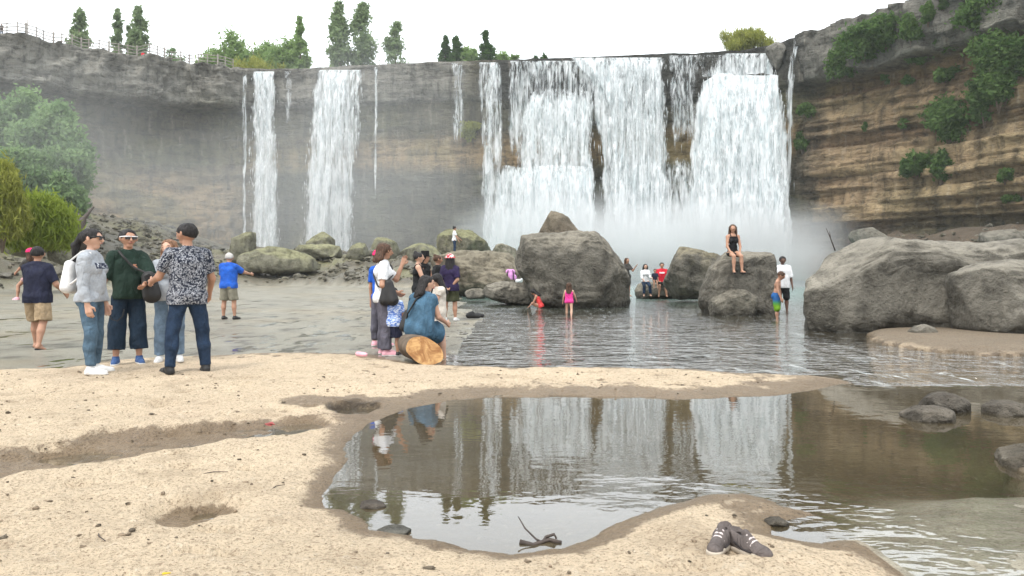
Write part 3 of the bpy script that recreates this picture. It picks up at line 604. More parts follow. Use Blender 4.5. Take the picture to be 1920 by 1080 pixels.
# ================================================================== boulders
def cube_sphere(n):
    V, F, off = [], [], 0
    g = np.tan(np.linspace(-np.pi / 4, np.pi / 4, n + 1))
    A, B = np.meshgrid(g, g, indexing='ij'); o = np.ones_like(A)
    for M in ((o, A, B), (-o, B, A), (B, o, A), (A, -o, B), (A, B, o), (B, A, -o)):
        p = np.stack(M, -1).reshape(-1, 3); p /= np.linalg.norm(p, axis=1, keepdims=True)
        V.append(p); F.append(grid_faces(n + 1, n + 1) + off); off += (n + 1) ** 2
    V = np.concatenate(V); F = np.concatenate(F)
    key = np.round(V * 1e4).astype(np.int64); _, idx, inv = np.unique(key, axis=0, return_index=True, return_inverse=True)
    return V[idx], inv.ravel()[F]
CSPH = {n: cube_sphere(n) for n in (8, 16, 30, 44)}
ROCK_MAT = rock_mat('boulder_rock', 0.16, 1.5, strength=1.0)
def boulder(name, label, outline, Y, D, col=(0.105, 0.096, 0.080), n=30, seed=0, rough=0.16, top=(0.235, 0.21, 0.165), flat=0.55, cat='boulder', group=None, moss=0.0, wetline=True, kind=None, base=0.0, facets=18):
    pts = np.array([P(x, y, Y) for x, y in outline]); c = pts.mean(0)
    if len(outline) > 4:
        e = np.roll(pts, -1, 0); w = np.linalg.norm(e - pts, axis=1); c = ((pts + e) / 2 * w[:, None]).sum(0) / w.sum()
    th = np.arctan2(pts[:, 2] - c[2], pts[:, 0] - c[0]); r = np.hypot(pts[:, 0] - c[0], pts[:, 2] - c[2])
    # densify the outline before sorting by angle
    dp = np.concatenate([pts + (np.roll(pts, -1, 0) - pts) * f for f in np.linspace(0, 0.9, 10)])
    th = np.arctan2(dp[:, 2] - c[2], dp[:, 0] - c[0]); r = np.hypot(dp[:, 0] - c[0], dp[:, 2] - c[2]); o_ = np.argsort(th); th, r = th[o_], r[o_]
    nv, F = CSPH[n]
    a = np.arctan2(nv[:, 2], nv[:, 0]); Rr = np.interp(a, np.r_[th - 2 * np.pi, th, th + 2 * np.pi], np.r_[r, r, r])
    rad = np.hypot(nv[:, 0], nv[:, 2]); f = rad ** flat
    dep = np.sign(nv[:, 1]) * np.abs(nv[:, 1]) ** 0.75 * D
    V = np.stack([np.cos(a) * Rr * f, dep, np.sin(a) * Rr * f], 1)
    bx0, bx1 = V.min(0), V.max(0); size = max(r.max(), D); rg = np.random.default_rng(900 + seed)
    for _ in range(facets):
        fn = rg.normal(0, 1, 3); fn[2] += 0.25; fn /= np.linalg.norm(fn); pr_ = V @ fn; ex = np.maximum(0, pr_ - pr_.max() * rg.uniform(0.74, 0.93)); V = V - fn * (ex * 0.9)[:, None]
    V = (V - V.min(0)) / (V.max(0) - V.min(0)) * (bx1 - bx0) + bx0
    q = (V + c) / size
    dsp = rough * size * (0.55 * fbm(q * 2.2, 5, 200 + seed) + 0.34 * fbm(q * 4.3, 5, 210 + seed, ridged=True, gain=0.6) + 0.16 * fbm(q * 14, 4, 230 + seed, ridged=True))
    V = V + nv * dsp[:, None] * (0.45 + 0.55 * np.abs(nv[:, 1:2]))
    origin = np.array([c[0], c[1], base])
    m = np_mesh(name, V + c - origin, F)
    nrm = np.zeros(len(V) * 3, np.float32); m.vertices.foreach_get('normal', nrm); nrm = nrm.reshape(-1, 3)
    cc = np.array(col) * (1 + 0.35 * fbm(q * 3.2, 4, 240 + seed) + 0.22 * fbm(q * 11, 3, 250 + seed))[:, None]
    streak = sstep(0.1, 0.5, fbm(q * np.array([7, 7, 1.0]), 3, 255 + seed))[:, None]; cc = cc * (1 - 0.3 * streak) + np.array(top) * 0.3 * streak
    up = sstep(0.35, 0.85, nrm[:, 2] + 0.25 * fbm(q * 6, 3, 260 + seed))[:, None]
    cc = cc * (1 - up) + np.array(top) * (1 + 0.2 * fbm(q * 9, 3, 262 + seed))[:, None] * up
    if moss: 
        mm = moss * sstep(-0.1, 0.35, fbm(q * 3, 3, 265 + seed) + 0.5 * nrm[:, 2] - 0.1)[:, None]; cc = cc * (1 - mm) + np.array([0.135, 0.135, 0.055]) * mm
    if wetline:
        wz = V[:, 2] + c[2]; ww = 0.68 * sstep(0.38, 0.08, wz + 0.06 * fbm(q * 8, 2, 268))[:, None]; cc = cc * (1 - ww)
    col_attr(m, 'col', np.clip(cc, 0.012, 1))
    o = obj(name, m, ROCK_MAT, None, origin)
    return tag(o, label, cat, group, kind)
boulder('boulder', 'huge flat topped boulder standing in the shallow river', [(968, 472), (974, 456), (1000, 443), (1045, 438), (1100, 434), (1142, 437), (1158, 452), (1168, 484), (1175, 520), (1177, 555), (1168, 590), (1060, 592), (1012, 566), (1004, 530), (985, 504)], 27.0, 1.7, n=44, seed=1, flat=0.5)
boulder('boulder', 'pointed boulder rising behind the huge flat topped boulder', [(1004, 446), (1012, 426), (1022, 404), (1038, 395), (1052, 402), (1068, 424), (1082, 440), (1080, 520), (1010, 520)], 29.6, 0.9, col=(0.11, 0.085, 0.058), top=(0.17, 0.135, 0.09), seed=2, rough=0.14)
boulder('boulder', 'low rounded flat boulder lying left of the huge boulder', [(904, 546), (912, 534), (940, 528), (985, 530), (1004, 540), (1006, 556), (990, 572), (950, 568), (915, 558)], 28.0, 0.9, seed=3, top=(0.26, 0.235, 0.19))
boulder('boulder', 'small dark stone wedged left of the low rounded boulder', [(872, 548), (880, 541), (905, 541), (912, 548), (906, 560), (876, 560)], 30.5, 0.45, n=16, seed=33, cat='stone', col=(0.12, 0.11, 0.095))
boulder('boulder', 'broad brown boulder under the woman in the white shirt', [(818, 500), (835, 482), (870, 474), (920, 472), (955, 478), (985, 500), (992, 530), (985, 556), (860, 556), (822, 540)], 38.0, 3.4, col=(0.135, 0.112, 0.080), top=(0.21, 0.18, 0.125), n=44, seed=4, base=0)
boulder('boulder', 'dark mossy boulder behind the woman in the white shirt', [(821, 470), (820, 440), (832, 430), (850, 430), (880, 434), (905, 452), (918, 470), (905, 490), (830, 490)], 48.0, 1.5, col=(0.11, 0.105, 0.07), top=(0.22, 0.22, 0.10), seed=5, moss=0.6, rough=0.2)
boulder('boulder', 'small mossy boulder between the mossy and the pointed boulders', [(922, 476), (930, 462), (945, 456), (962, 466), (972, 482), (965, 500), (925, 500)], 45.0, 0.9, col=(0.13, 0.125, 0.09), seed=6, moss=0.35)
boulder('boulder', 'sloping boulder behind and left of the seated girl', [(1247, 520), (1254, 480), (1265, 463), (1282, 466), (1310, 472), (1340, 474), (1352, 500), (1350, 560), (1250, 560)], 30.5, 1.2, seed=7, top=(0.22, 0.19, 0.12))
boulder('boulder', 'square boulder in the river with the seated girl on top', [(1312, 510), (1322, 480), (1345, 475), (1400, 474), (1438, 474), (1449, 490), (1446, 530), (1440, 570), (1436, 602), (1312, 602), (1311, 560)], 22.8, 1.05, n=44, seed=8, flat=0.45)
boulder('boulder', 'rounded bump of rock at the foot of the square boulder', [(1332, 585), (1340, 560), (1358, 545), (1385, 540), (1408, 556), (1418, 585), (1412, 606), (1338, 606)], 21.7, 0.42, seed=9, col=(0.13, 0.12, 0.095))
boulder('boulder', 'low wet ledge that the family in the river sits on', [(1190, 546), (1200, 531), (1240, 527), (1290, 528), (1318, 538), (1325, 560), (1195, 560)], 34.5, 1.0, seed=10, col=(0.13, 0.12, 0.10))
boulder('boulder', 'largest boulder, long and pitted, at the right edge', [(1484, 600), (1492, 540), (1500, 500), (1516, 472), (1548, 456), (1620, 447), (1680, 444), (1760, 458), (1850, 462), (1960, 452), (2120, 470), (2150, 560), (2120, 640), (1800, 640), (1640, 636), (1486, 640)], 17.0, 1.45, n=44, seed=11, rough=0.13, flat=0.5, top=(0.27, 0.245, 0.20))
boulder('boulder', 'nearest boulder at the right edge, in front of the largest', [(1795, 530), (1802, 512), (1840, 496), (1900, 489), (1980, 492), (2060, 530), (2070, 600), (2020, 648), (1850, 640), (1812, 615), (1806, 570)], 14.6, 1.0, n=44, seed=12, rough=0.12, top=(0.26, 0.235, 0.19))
def ground_stone(label, px, py, wpx, hpx, seed, col, top, z=0.0, cat='stone', n=16, name='stone', group=None):
    g = G(px, py, z); k = lambda x, y: (px + x * wpx / 2, py + y * hpx)
    return boulder(name, label, [k(-1, -0.2), k(-0.85, -0.6), k(-0.4, -0.95), k(0.2, -1.0), k(0.75, -0.7), k(1, -0.25), k(0.9, 0.25), k(-0.9, 0.25)], g[1], wpx / FPX * g[1] * 0.42, col=col, top=top, n=n, seed=seed, cat=cat, group=group, base=z)
ground_stone('loaf shaped pale stone on the sandbar below the largest boulder', 1730, 628, 50, 20, 13, (0.27, 0.24, 0.19), (0.36, 0.32, 0.26), 0.08)
ground_stone('pale flat stone in the pool, nearest of three on the right', 1746, 784, 100, 22, 14, (0.20, 0.165, 0.13), (0.40, 0.33, 0.26), n=30)
ground_stone('dark rounded stone in the pool behind the pale flat one', 1768, 768, 84, 32, 15, (0.13, 0.105, 0.085), (0.21, 0.17, 0.14), n=30)
ground_stone('pale low stone in the pool at the right edge', 1888, 774, 80, 22, 16, (0.22, 0.18, 0.14), (0.36, 0.30, 0.24), n=30)
boulder('stone', 'sandy rock corner poking into the pool, lower right edge', [(1878, 868), (1905, 848), (1960, 838), (2010, 850), (2020, 890), (1930, 890)], G(1930, 872)[1], 0.22, col=(0.27, 0.22, 0.16), top=(0.40, 0.33, 0.24), seed=17, cat='stone')
ground_stone('flat dark stone barely breaking the pool below the tree reflection', 700, 948, 52, 7, 18, (0.12, 0.085, 0.065), (0.17, 0.12, 0.095))
ground_stone('flat grey stone lying in the pool near its left shore', 738, 998, 64, 8, 19, (0.22, 0.21, 0.18), (0.28, 0.27, 0.23))
ground_stone('low lump of wet rock at the tip of the shoe shelf', 1456, 982, 44, 12, 20, (0.13, 0.10, 0.075), (0.19, 0.15, 0.11), 0.0)
FR = 'weathered rocks on the far bank below the left falls'
for i, (lab, ol, Y) in enumerate([
        ('tall mossy rock at foot of the farthest left waterfall', [(436, 486), (440, 446), (452, 436), (474, 436), (479, 460), (470, 480), (460, 500), (438, 500)], 66),
        ('low grassy mound right of the man in the blue shirt', [(440, 500), (470, 478), (510, 464), (545, 470), (575, 486), (600, 510), (440, 512)], 63),
        ('pale leaning slab at foot of the slanting waterfall', [(572, 466), (590, 446), (612, 434), (622, 440), (626, 458), (620, 480), (575, 480)], 72),
        ('long flat mossy slab below the pale leaning slab', [(540, 470), (560, 460), (610, 458), (640, 464), (636, 484), (545, 484)], 68),
        ('small mossy rock right of the long flat slab', [(652, 480), (660, 462), (672, 455), (686, 458), (690, 478), (684, 490), (655, 490)], 66),
        ('pale hazy rock in the spray left of the middle', [(694, 478), (704, 456), (722, 446), (742, 460), (752, 480), (740, 494), (700, 494)], 74),
        ('wide hazy heap of rock left of the mossy boulder', [(752, 482), (766, 464), (790, 456), (812, 460), (824, 474), (820, 490), (756, 494)], 74),
        ('dark rock lying under the grassy bank, far left', [(24, 470), (30, 448), (50, 440), (66, 452), (72, 474), (30, 482)], 44),
        ('grey rock beside the driftwood under the left bank', [(78, 462), (86, 446), (98, 444), (106, 458), (100, 470), (82, 472)], 45),
        ('pale broken slab on the slope left of the ponytail woman', [(100, 470), (112, 452), (130, 470), (150, 492), (140, 500), (104, 486)], 46)]):
    boulder('boulder', lab, ol, Y, 1.3, col=(0.17, 0.165, 0.12), top=(0.27, 0.265, 0.14), seed=40 + i, moss=0.45 if i < 7 else 0.1, wetline=False, group=FR, n=16, rough=0.18, base=0)
boulder('boulder', 'dark lip boulder splitting the water on the cliff top', [(1436, 92), (1450, 84), (1475, 80), (1470, 100), (1460, 128), (1452, 132), (1446, 112)], rim_depth(1455) - 1.5, 1.2, col=(0.10, 0.095, 0.085), top=(0.16, 0.15, 0.135), seed=60, wetline=False, n=16, base=RIMH)
for i, (lab, ol, Y) in enumerate([('dark hump of rock on the talus behind the largest boulder', [(1592, 446), (1600, 432), (1625, 428), (1650, 440), (1655, 452), (1600, 456)], 70),
        ('dark boulder on the talus at the right edge', [(1840, 452), (1856, 436), (1890, 430), (1930, 434), (1950, 460), (1850, 462)], 62)]):
    boulder('boulder', lab, ol, Y, 1.6, col=(0.10, 0.095, 0.08), top=(0.17, 0.155, 0.125), seed=70 + i, wetline=False, n=16, base=0)

# ================================================================== vegetation
def leaf_mat(name, c1, c2):
    t = NT(name); c = t.attr('shade'); col = t.mix(c, c1, c2)
    d = t.n('ShaderNodeBsdfDiffuse'); t.set(d.inputs['Color'], col); tr = t.n('ShaderNodeBsdfTranslucent'); t.set(tr.inputs['Color'], t.mix(0.5, col, c2))
    mx = t.n('ShaderNodeMixShader'); mx.inputs[0].default_value = 0.5; t.l(d.outputs[0], mx.inputs[1]); t.l(tr.outputs[0], mx.inputs[2]); t.l(mx.outputs[0], t.out.inputs['Surface']); return t.m
LEAF = {'poplar': leaf_mat('poplar_leaves', (0.11, 0.165, 0.075), (0.27, 0.34, 0.18)), 'broad': leaf_mat('broad_leaves', (0.13, 0.21, 0.065), (0.28, 0.38, 0.15)),
        'dark': leaf_mat('dark_leaves', (0.028, 0.062, 0.018), (0.075, 0.14, 0.04)), 'yellow': leaf_mat('willow_leaves', (0.16, 0.18, 0.03), (0.34, 0.35, 0.09)),
        'cliff': leaf_mat('cliff_leaves', (0.045, 0.095, 0.025), (0.145, 0.22, 0.075)), 'bank': leaf_mat('bank_leaves', (0.10, 0.17, 0.075), (0.25, 0.35, 0.16)), 'grass': leaf_mat('bank_grass', (0.12, 0.18, 0.02), (0.30, 0.36, 0.07))}
BARK = plain('grey_bark', (0.13, 0.10, 0.075), 0.9, 0.2, 0.3, 6)
def leaves(centres, spread, per, size, rng, droop=0.0):
    n = len(centres); N = n * per
    c = np.repeat(centres, per, 0) + rng.normal(0, 1, (N, 3)) * np.repeat(spread, per)[:, None]
    d = rng.normal(0, 1, (N, 3)); d[:, 2] -= droop * 2; d /= np.linalg.norm(d, axis=1, keepdims=True)
    e = np.cross(d, rng.normal(0, 1, (N, 3))); e /= np.linalg.norm(e, axis=1, keepdims=True) + 1e-9
    s = size * rng.uniform(0.6, 1.4, N)[:, None]
    w = 0.42 if droop < 0.5 else 0.16
    V = np.stack([c - d * s, c + e * s * w, c + d * s, c - e * s * w], 1).reshape(-1, 3)
    F = np.arange(4 * N).reshape(N, 4)
    sh = np.clip(np.repeat(rng.uniform(0.15, 0.85, n), per) + rng.normal(0, 0.2, N), 0, 1)
    return V, F, np.repeat(sh, 4)
def make_plant(name, label, cat, loc, H, W, kind, leaf, seed, nclump=60, per=70, lsize=0.3, shape='round', group=None, Dp=None, tilt=(0, 0)):
    rng = np.random.default_rng(seed); Dp = Dp or W
    root = empty(name, label, cat, loc, group)
    if shape == 'poplar':
        zz = rng.uniform(0.08, 1.0, nclump) ** 0.9; rad = np.clip(np.minimum(1, (1.02 - zz) * 2.6) * np.minimum(1, zz * 4 + 0.3), 0.06, 1)
        an = rng.uniform(0, 6.28, nclump); rr = rad * np.sqrt(rng.uniform(0.1, 1, nclump)) * 0.82
        wob = 0.12 * np.sin(zz * 9 + seed)
        c = np.stack([W / 2 * (rr * np.cos(an) + wob), Dp / 2 * rr * np.sin(an), zz * H], 1); sp = W * 0.10 * (0.6 + 0.6 * rad)
        limbs = [(np.array([[0, 0, -0.5], [W * .02, 0, H * .5], [0, 0, H * .97]]), np.array([H * .016, H * .01, H * .003]))]
    elif shape == 'hang':
        an = rng.uniform(0, 6.28, nclump); r_ = np.sqrt(rng.random(nclump)); c = np.stack([W / 2 * r_ * np.cos(an), Dp / 2 * r_ * np.sin(an), H * (0.15 + 0.75 * rng.random(nclump) * (1 - 0.5 * r_))], 1); sp = np.full(nclump, W * 0.08)
        limbs = []
    else:
        nclump = int(nclump * 1.35); u = rng.normal(0, 1, (nclump, 3)); u /= np.linalg.norm(u, axis=1, keepdims=True); rr = rng.uniform(0.35, 1.0, nclump) ** 0.55
        bump = 0.70 + 0.68 * noise3(u * 1.7 + seed, seed)
        c = u * (rr * bump)[:, None] * np.array([W / 2, Dp / 2, H * 0.46]) * 0.93 + np.array([0, 0, H * 0.52]); sp = np.full(nclump, (W + H) * 0.027) * rng.uniform(0.7, 1.4, nclump)
        limbs = []
        for k in range(5 if shape == 'round' else 7):
            a = rng.uniform(0, 6.28); e = np.array([math.cos(a) * W * .3, math.sin(a) * Dp * .3, H * rng.uniform(.55, .9)]); s0 = np.array([0, 0, -0.1]) if shape != 'round' else np.array([0, 0, H * 0.15])
            limbs.append((np.array([s0, s0 + (e - s0) * 0.45 + np.array([0, 0, H * .06]), e]), np.array([H * .014, H * .009, H * .003])))
        if shape == 'round': limbs.append((np.array([[0, 0, -0.4], [0.02 * W, 0, H * .2], [0, 0, H * .55]]), np.array([H * .028, H * .02, H * .01])))
    if limbs:
        tv, tf = merge([tube(p, r, 6) for p, r in limbs]); obj('trunk', np_mesh('trunk', tv, tf), BARK, root)
    V, F, sh = leaves(c, sp, int(per * 1.35), lsize * 1.12, rng, 0.9 if shape == 'hang' or kind == 'yellow' else 0.0)
    m = np_mesh('crown', V, F, False); val_attr(m, 'shade', sh); obj('crown', m, LEAF[leaf], root)
    return root
def rim_tree(label, px, ptop, wpx, Y, leaf, shape, seed, nclump, per, ls, name='poplar_tree', cat='tree', group=None):
    b = P(px, ptop, Y); H = b[2] - RIMH; W = wpx / FPX * Y
    make_plant(name, label, cat, (b[0], Y, RIMH - 0.1), H, W, leaf, leaf, seed, nclump, per, ls, shape, group)
TB_ = 'trees on the cliff top'
for i, a in enumerate([
        ('stout poplar behind the railing, farthest left on the cliff top', 148, 20, 38, 128, 'poplar', 'poplar', 60, 60, .34),
        ('slim poplar behind the railing, left of the tallest railing poplar', 219, 18, 24, 130, 'poplar', 'poplar', 46, 50, .32),
        ('thin stunted poplar squeezed between two railing poplars', 241, 50, 14, 131, 'poplar', 'poplar', 26, 40, .3),
        ('tallest poplar behind the white railing', 260, 8, 33, 129, 'poplar', 'poplar', 60, 60, .34),
        ('poplar spire rising out of the broad tree clump', 563, 34, 30, 140, 'broad', 'poplar', 55, 60, .36),
        ('ragged tall poplar, tallest on the cliff top, above slanting waterfall', 636, 3, 42, 136, 'poplar', 'poplar', 70, 55, .34),
        ('tall double poplar right of the tallest ragged poplar', 679, 8, 56, 137, 'poplar', 'poplar', 84, 55, .34),
        ('open crowned poplar standing alone above the bare wall', 741, 40, 40, 136, 'poplar', 'poplar', 50, 45, .34),
        ('dark narrow poplar at left end of the right tree row', 834, 65, 20, 128, 'dark', 'poplar', 40, 50, .3),
        ('dark bushy poplar second in the right tree row', 856, 72, 30, 128, 'dark', 'poplar', 46, 50, .3),
        ('dark pointed poplar standing tallest in the right tree row', 912, 60, 28, 127, 'dark', 'poplar', 46, 55, .3)]):
    rim_tree(*a[:7], 300 + i, *a[7:], group=TB_)
for i, a in enumerate([
        ('pale broad tree at left end of the tree clump by the railing', 398, 88, 84, 142, 'broad', 'round', 95, 70, .36),
        ('rounded broad tree second in the clump by the railing', 442, 72, 84, 144, 'broad', 'round', 105, 70, .36),
        ('large rounded tree in the middle of the clump', 498, 70, 92, 146, 'broad', 'round', 115, 70, .36),
        ('bright broad tree left of the poplar spire', 538, 58, 72, 143, 'broad', 'round', 100, 70, .36),
        ('small hazy shrub behind the railing, alone against the sky', 326, 88, 44, 126, 'bank', 'shrub', 26, 36, .26),
        ('low bright shrub under the broad tree clump', 478, 108, 110, 128, 'yellow', 'shrub', 50, 60, .3),
        ('bright green tree between the two dark poplars of the row', 884, 79, 50, 129, 'broad', 'round', 60, 60, .32),
        ('low bright tree right of the dark pointed poplar', 942, 92, 46, 130, 'broad', 'round', 50, 60, .3),
        ('tiny tree top at right end of the tree row', 968, 100, 20, 128, 'broad', 'round', 26, 50, .26),
        ('small dark tree top alone over the broad falls', 1011, 97, 28, 128, 'dark', 'round', 34, 50, .28),
        ('tiny shrub top left of the dark narrow poplar', 785, 108, 26, 128, 'bank', 'round', 24, 40, .26)]):
    rim_tree(*a[:7], 330 + i, *a[7:], name='broad_tree', group=TB_)
b = P(1400, 50, 109)
make_plant('willow_shrub', 'feathery yellow green willow shrub on the lip above the white fall', 'shrub', (b[0], 109, RIMH - 0.3), b[2] - RIMH + 0.4, 8.4, 'yellow', 'yellow', 351, 90, 60, .30, 'shrub')
b = P(1322, 88, 110)
make_plant('willow_shrub', 'tiny pale shrub left of the feathery willow shrub', 'shrub', (b[0], 110, RIMH - 0.3), 1.4, 1.8, 'yellow', 'yellow', 352, 14, 40, .18, 'shrub')
CBG = 'bushes clinging to the right hand cliff'
for i, (lab, px, py, w, h) in enumerate([
        ('leafy bush nearest the falls, under the right cliff cap', 1590, 128, 70, 60), ('broad bush on the right cliff cap, second from the falls', 1625, 92, 90, 66),
        ('bright bush on the right cliff cap, third from the falls', 1668, 70, 84, 58), ('small bush near the top of the right cliff cap', 1712, 60, 44, 56),
        ('thin bush on the rim in the top right', 1745, 28, 30, 54), ('tuft hanging over the rim in the top right', 1770, 14, 28, 30),
        ('bush under the cap, centre of the right cliff', 1738, 104, 64, 40), ('low bush right of the one under the cap', 1785, 92, 50, 34),
        ('large leafy bush in the top right corner', 1880, 50, 130, 100), ('leafy bush below the top right corner', 1893, 115, 110, 96),
        ('hanging bush on the right cliff edge at mid height', 1880, 175, 80, 90), ('narrow drooping bush left of the hanging edge bush', 1850, 208, 50, 80),
        ('round dense bush in the middle of the right cliff', 1785, 238, 92, 110), ('dark bush below left of the round dense bush', 1722, 318, 62, 46),
        ('bush trailing below the round dense bush', 1768, 325, 42, 66), ('lone small bush low on the right cliff edge', 1887, 335, 34, 32),
        ('flat green tuft lowest on the right cliff edge', 1898, 374, 44, 12), ('small green tuft on the brown band near the falls', 1662, 150, 18, 28),
        ('low green strip on the brown strata band', 1706, 153, 34, 18), ('long green strip on the brown strata, right', 1780, 146, 64, 24),
        ('small tuft on the tan strata of the right cliff', 1700, 236, 28, 22), ('tiny tuft on the pale scar of the right cliff', 1622, 240, 12, 16),
        ('mossy bush beside the white fall, upper', 1516, 212, 44, 30), ('mossy bush beside the white fall, lower', 1508, 272, 36, 46)]):
    c, n = cliff_at(px, py + h * 0.25); sc = c[1] / FPX; W, H = w * sc, h * sc
    c[:2] += n * min(0.6, 0.15 * W); nc = int(np.clip(w * h / 55, 8, 110))
    make_plant('cliff_bush', lab, 'bush', (c[0], c[1], c[2] - 0.15 * H), H * 1.08, W * 1.05, 'cliff', 'cliff', 400 + i, nc, 60, 0.24 if w > 40 else 0.17, 'shrub', CBG, Dp=W * 0.7)
c, n = cliff_at(880, 262)
make_plant('cliff_bush', 'hazy bush on the middle wall left of the broad falls', 'bush', (c[0], c[1] - .5, c[2]), 3.0, 3.6, 'cliff', 'yellow', 430, 40, 50, .22, 'shrub', Dp=2)
LB = 'bushes on the left bank'
for i, (lab, px, pt, pb, w, Y, leaf) in enumerate([
        ('tall hazy bush on the left bank, topmost by the frame edge', 30, 162, 330, 150, 66, 'bank'), ('hazy rounded bush in the middle of the left bank', 92, 190, 350, 130, 63, 'bank'),
        ('hazy bush at right end of the left bank bushes', 128, 240, 390, 90, 61, 'bank'), ('low hazy bush below the tall one at left edge', 40, 270, 400, 120, 57, 'bank'), ('small hazy bush sloping to the driftwood', 118, 330, 440, 80, 56, 'bank')]):
    b = P(px, pb, Y); s = Y / FPX
    make_plant('bank_bush', lab, 'bush', (b[0], Y, b[2]), (pb - pt) * s, w * s, leaf, leaf, 450 + i, 150, 100, .19, 'shrub', LB)
for i, (lab, px, pt, pb, w, Y) in enumerate([
        ('yellow green weedy bush nearest on the left bank', 4, 300, 470, 80, 39), ('bright drooping grass clump on the left bank', 70, 345, 470, 110, 42), ('small grass clump beside the dark driftwood', 105, 395, 468, 50, 44)]):
    b = P(px, pb, Y); s = Y / FPX
    make_plant('grass_clump', lab, 'grass', (b[0], Y, b[2]), (pb - pt) * s, w * s, 'yellow' if i == 0 else 'grass', 'yellow' if i == 0 else 'grass', 470 + i, 190, 110, .17 if i == 0 else .21, 'shrub' if i == 0 else 'hang', 'grass clumps on the left bank', Dp=w * s * 0.8)
# loose rubble on the far bank, the left slope and the talus
rv, rf = CSPH[8]; sel = []
rng = np.random.default_rng(5)
bv, bf = cube_sphere(2); stones = []
cand = np.concatenate([np.stack([rng.uniform(-52, -3, 9000), rng.uniform(40, 104, 9000)], 1), np.stack([rng.uniform(26, 62, 900), rng.uniform(44, 96, 900)], 1), np.stack([rng.uniform(-40, -24, 700), rng.uniform(40, 60, 700)], 1)])
cz_, _, _, _, cb_ = terrain_z(cand[:, 0][:, None], cand[:, 1][:, None]); keep = cz_[:, 0] > 0.12; cand, cz_ = cand[keep], cz_[keep, 0]
N = len(cand); sz = np.exp(rng.normal(-2.05, 0.6, N)); jit = 1 + 0.28 * rng.normal(0, 1, (N, len(bv), 1)); ax3 = rng.uniform(0.6, 1.3, (N, 1, 3)) * np.array([1.15, 1.0, 0.65])
ang = rng.uniform(0, 6.28, N); ca, sa = np.cos(ang)[:, None], np.sin(ang)[:, None]
V = bv[None] * jit * ax3 * sz[:, None, None]; V = np.stack([V[..., 0] * ca - V[..., 1] * sa, V[..., 0] * sa + V[..., 1] * ca, V[..., 2]], -1) + np.stack([cand[:, 0], cand[:, 1], cz_ + sz * 0.15], 1)[:, None]
F = (bf[None] + len(bv) * np.arange(N)[:, None, None]).reshape(-1, 4)
m = np_mesh('rubble', V.reshape(-1, 3), F, False); rc = np.array([0.105, 0.098, 0.075]) * rng.uniform(0.45, 1.7, (N, 1)); rc[:, 2] *= rng.uniform(.8, 1.1, N)
col_attr(m, 'col', np.repeat(rc, len(bv), 0)); tag(obj('rubble', m, ROCK_MAT), kind='stuff')
# ================================================================== people: bodies and clothes as smooth-blended solids
def cap_(a, b, ra, rb=None, k=None, cut=None): return dict(a=np.asarray(a, float), b=np.asarray(b, float), ra=ra, rb=ra if rb is None else rb, k=k, cut=cut)
def sdf_field(prims, vox, k=0.02, subs=(), planes=(), ns=None, pad=0.03):
    lo = np.min([np.minimum(p['a'] - p['ra'], p['b'] - p['rb']) for p in prims], 0) - pad - 2 * vox
    hi = np.max([np.maximum(p['a'] + p['ra'], p['b'] + p['rb']) for p in prims], 0) + pad + 2 * vox
    n = np.ceil((hi - lo) / vox).astype(int) + 1
    F = np.full(n, 0.5, np.float32)
    ax = [lo[i] + vox * np.arange(n[i]) for i in range(3)]
    def region(p, extra):
        l = np.minimum(p['a'] - p['ra'], p['b'] - p['rb']) - extra; h = np.maximum(p['a'] + p['ra'], p['b'] + p['rb']) + extra
        i0 = np.clip(np.floor((l - lo) / vox).astype(int), 0, n - 1); i1 = np.clip(np.ceil((h - lo) / vox).astype(int) + 1, 1, n)
        return tuple(slice(a, b) for a, b in zip(i0, i1))
    def ev(p, sl):
        X = ax[0][sl[0]][:, None, None] - p['a'][0]; Y = ax[1][sl[1]][None, :, None] - p['a'][1]; Z = ax[2][sl[2]][None, None] - p['a'][2]
        e = p['b'] - p['a']; L = e @ e
        t = np.clip((X * e[0] + Y * e[1] + Z * e[2]) / L, 0, 1) if L > 1e-12 else 0.0
        d = np.sqrt((X - t * e[0]) ** 2 + (Y - t * e[1]) ** 2 + (Z - t * e[2]) ** 2) - (p['ra'] + (p['rb'] - p['ra']) * t)
        if p['cut'] is not None:
            pt, nr_ = p['cut']; pt = np.asarray(pt) - p['a']
            d = np.maximum(d, (X - pt[0]) * nr_[0] + (Y - pt[1]) * nr_[1] + (Z - pt[2]) * nr_[2])
        return d
    for p in prims:
        kk = k if p['k'] is None else p['k']; sl = region(p, kk + 3 * vox)
        d = ev(p, sl); f = F[sl]; h = np.maximum(kk - np.abs(f - d), 0) / max(kk, 1e-6)
        F[sl] = np.minimum(f, d) - h * h * kk * 0.25
    for p in subs:
        sl = region(p, 3 * vox); F[sl] = np.maximum(F[sl], -ev(p, sl))
    if ns:
        amp, fq, sd = ns; X, Y, Z = np.meshgrid(*ax, indexing='ij'); m = np.abs(F) < 4 * vox + amp * 2
        F[m] += amp * fbm(np.stack([X[m], Y[m], Z[m]], 1) * np.asarray(fq), 2, sd)
    for pt, nr_ in planes:
        pl = (ax[0][:, None, None] - pt[0]) * nr_[0] + (ax[1][None, :, None] - pt[1]) * nr_[1] + (ax[2][None, None] - pt[2]) * nr_[2]
        F = np.maximum(F, pl)
    return F, lo
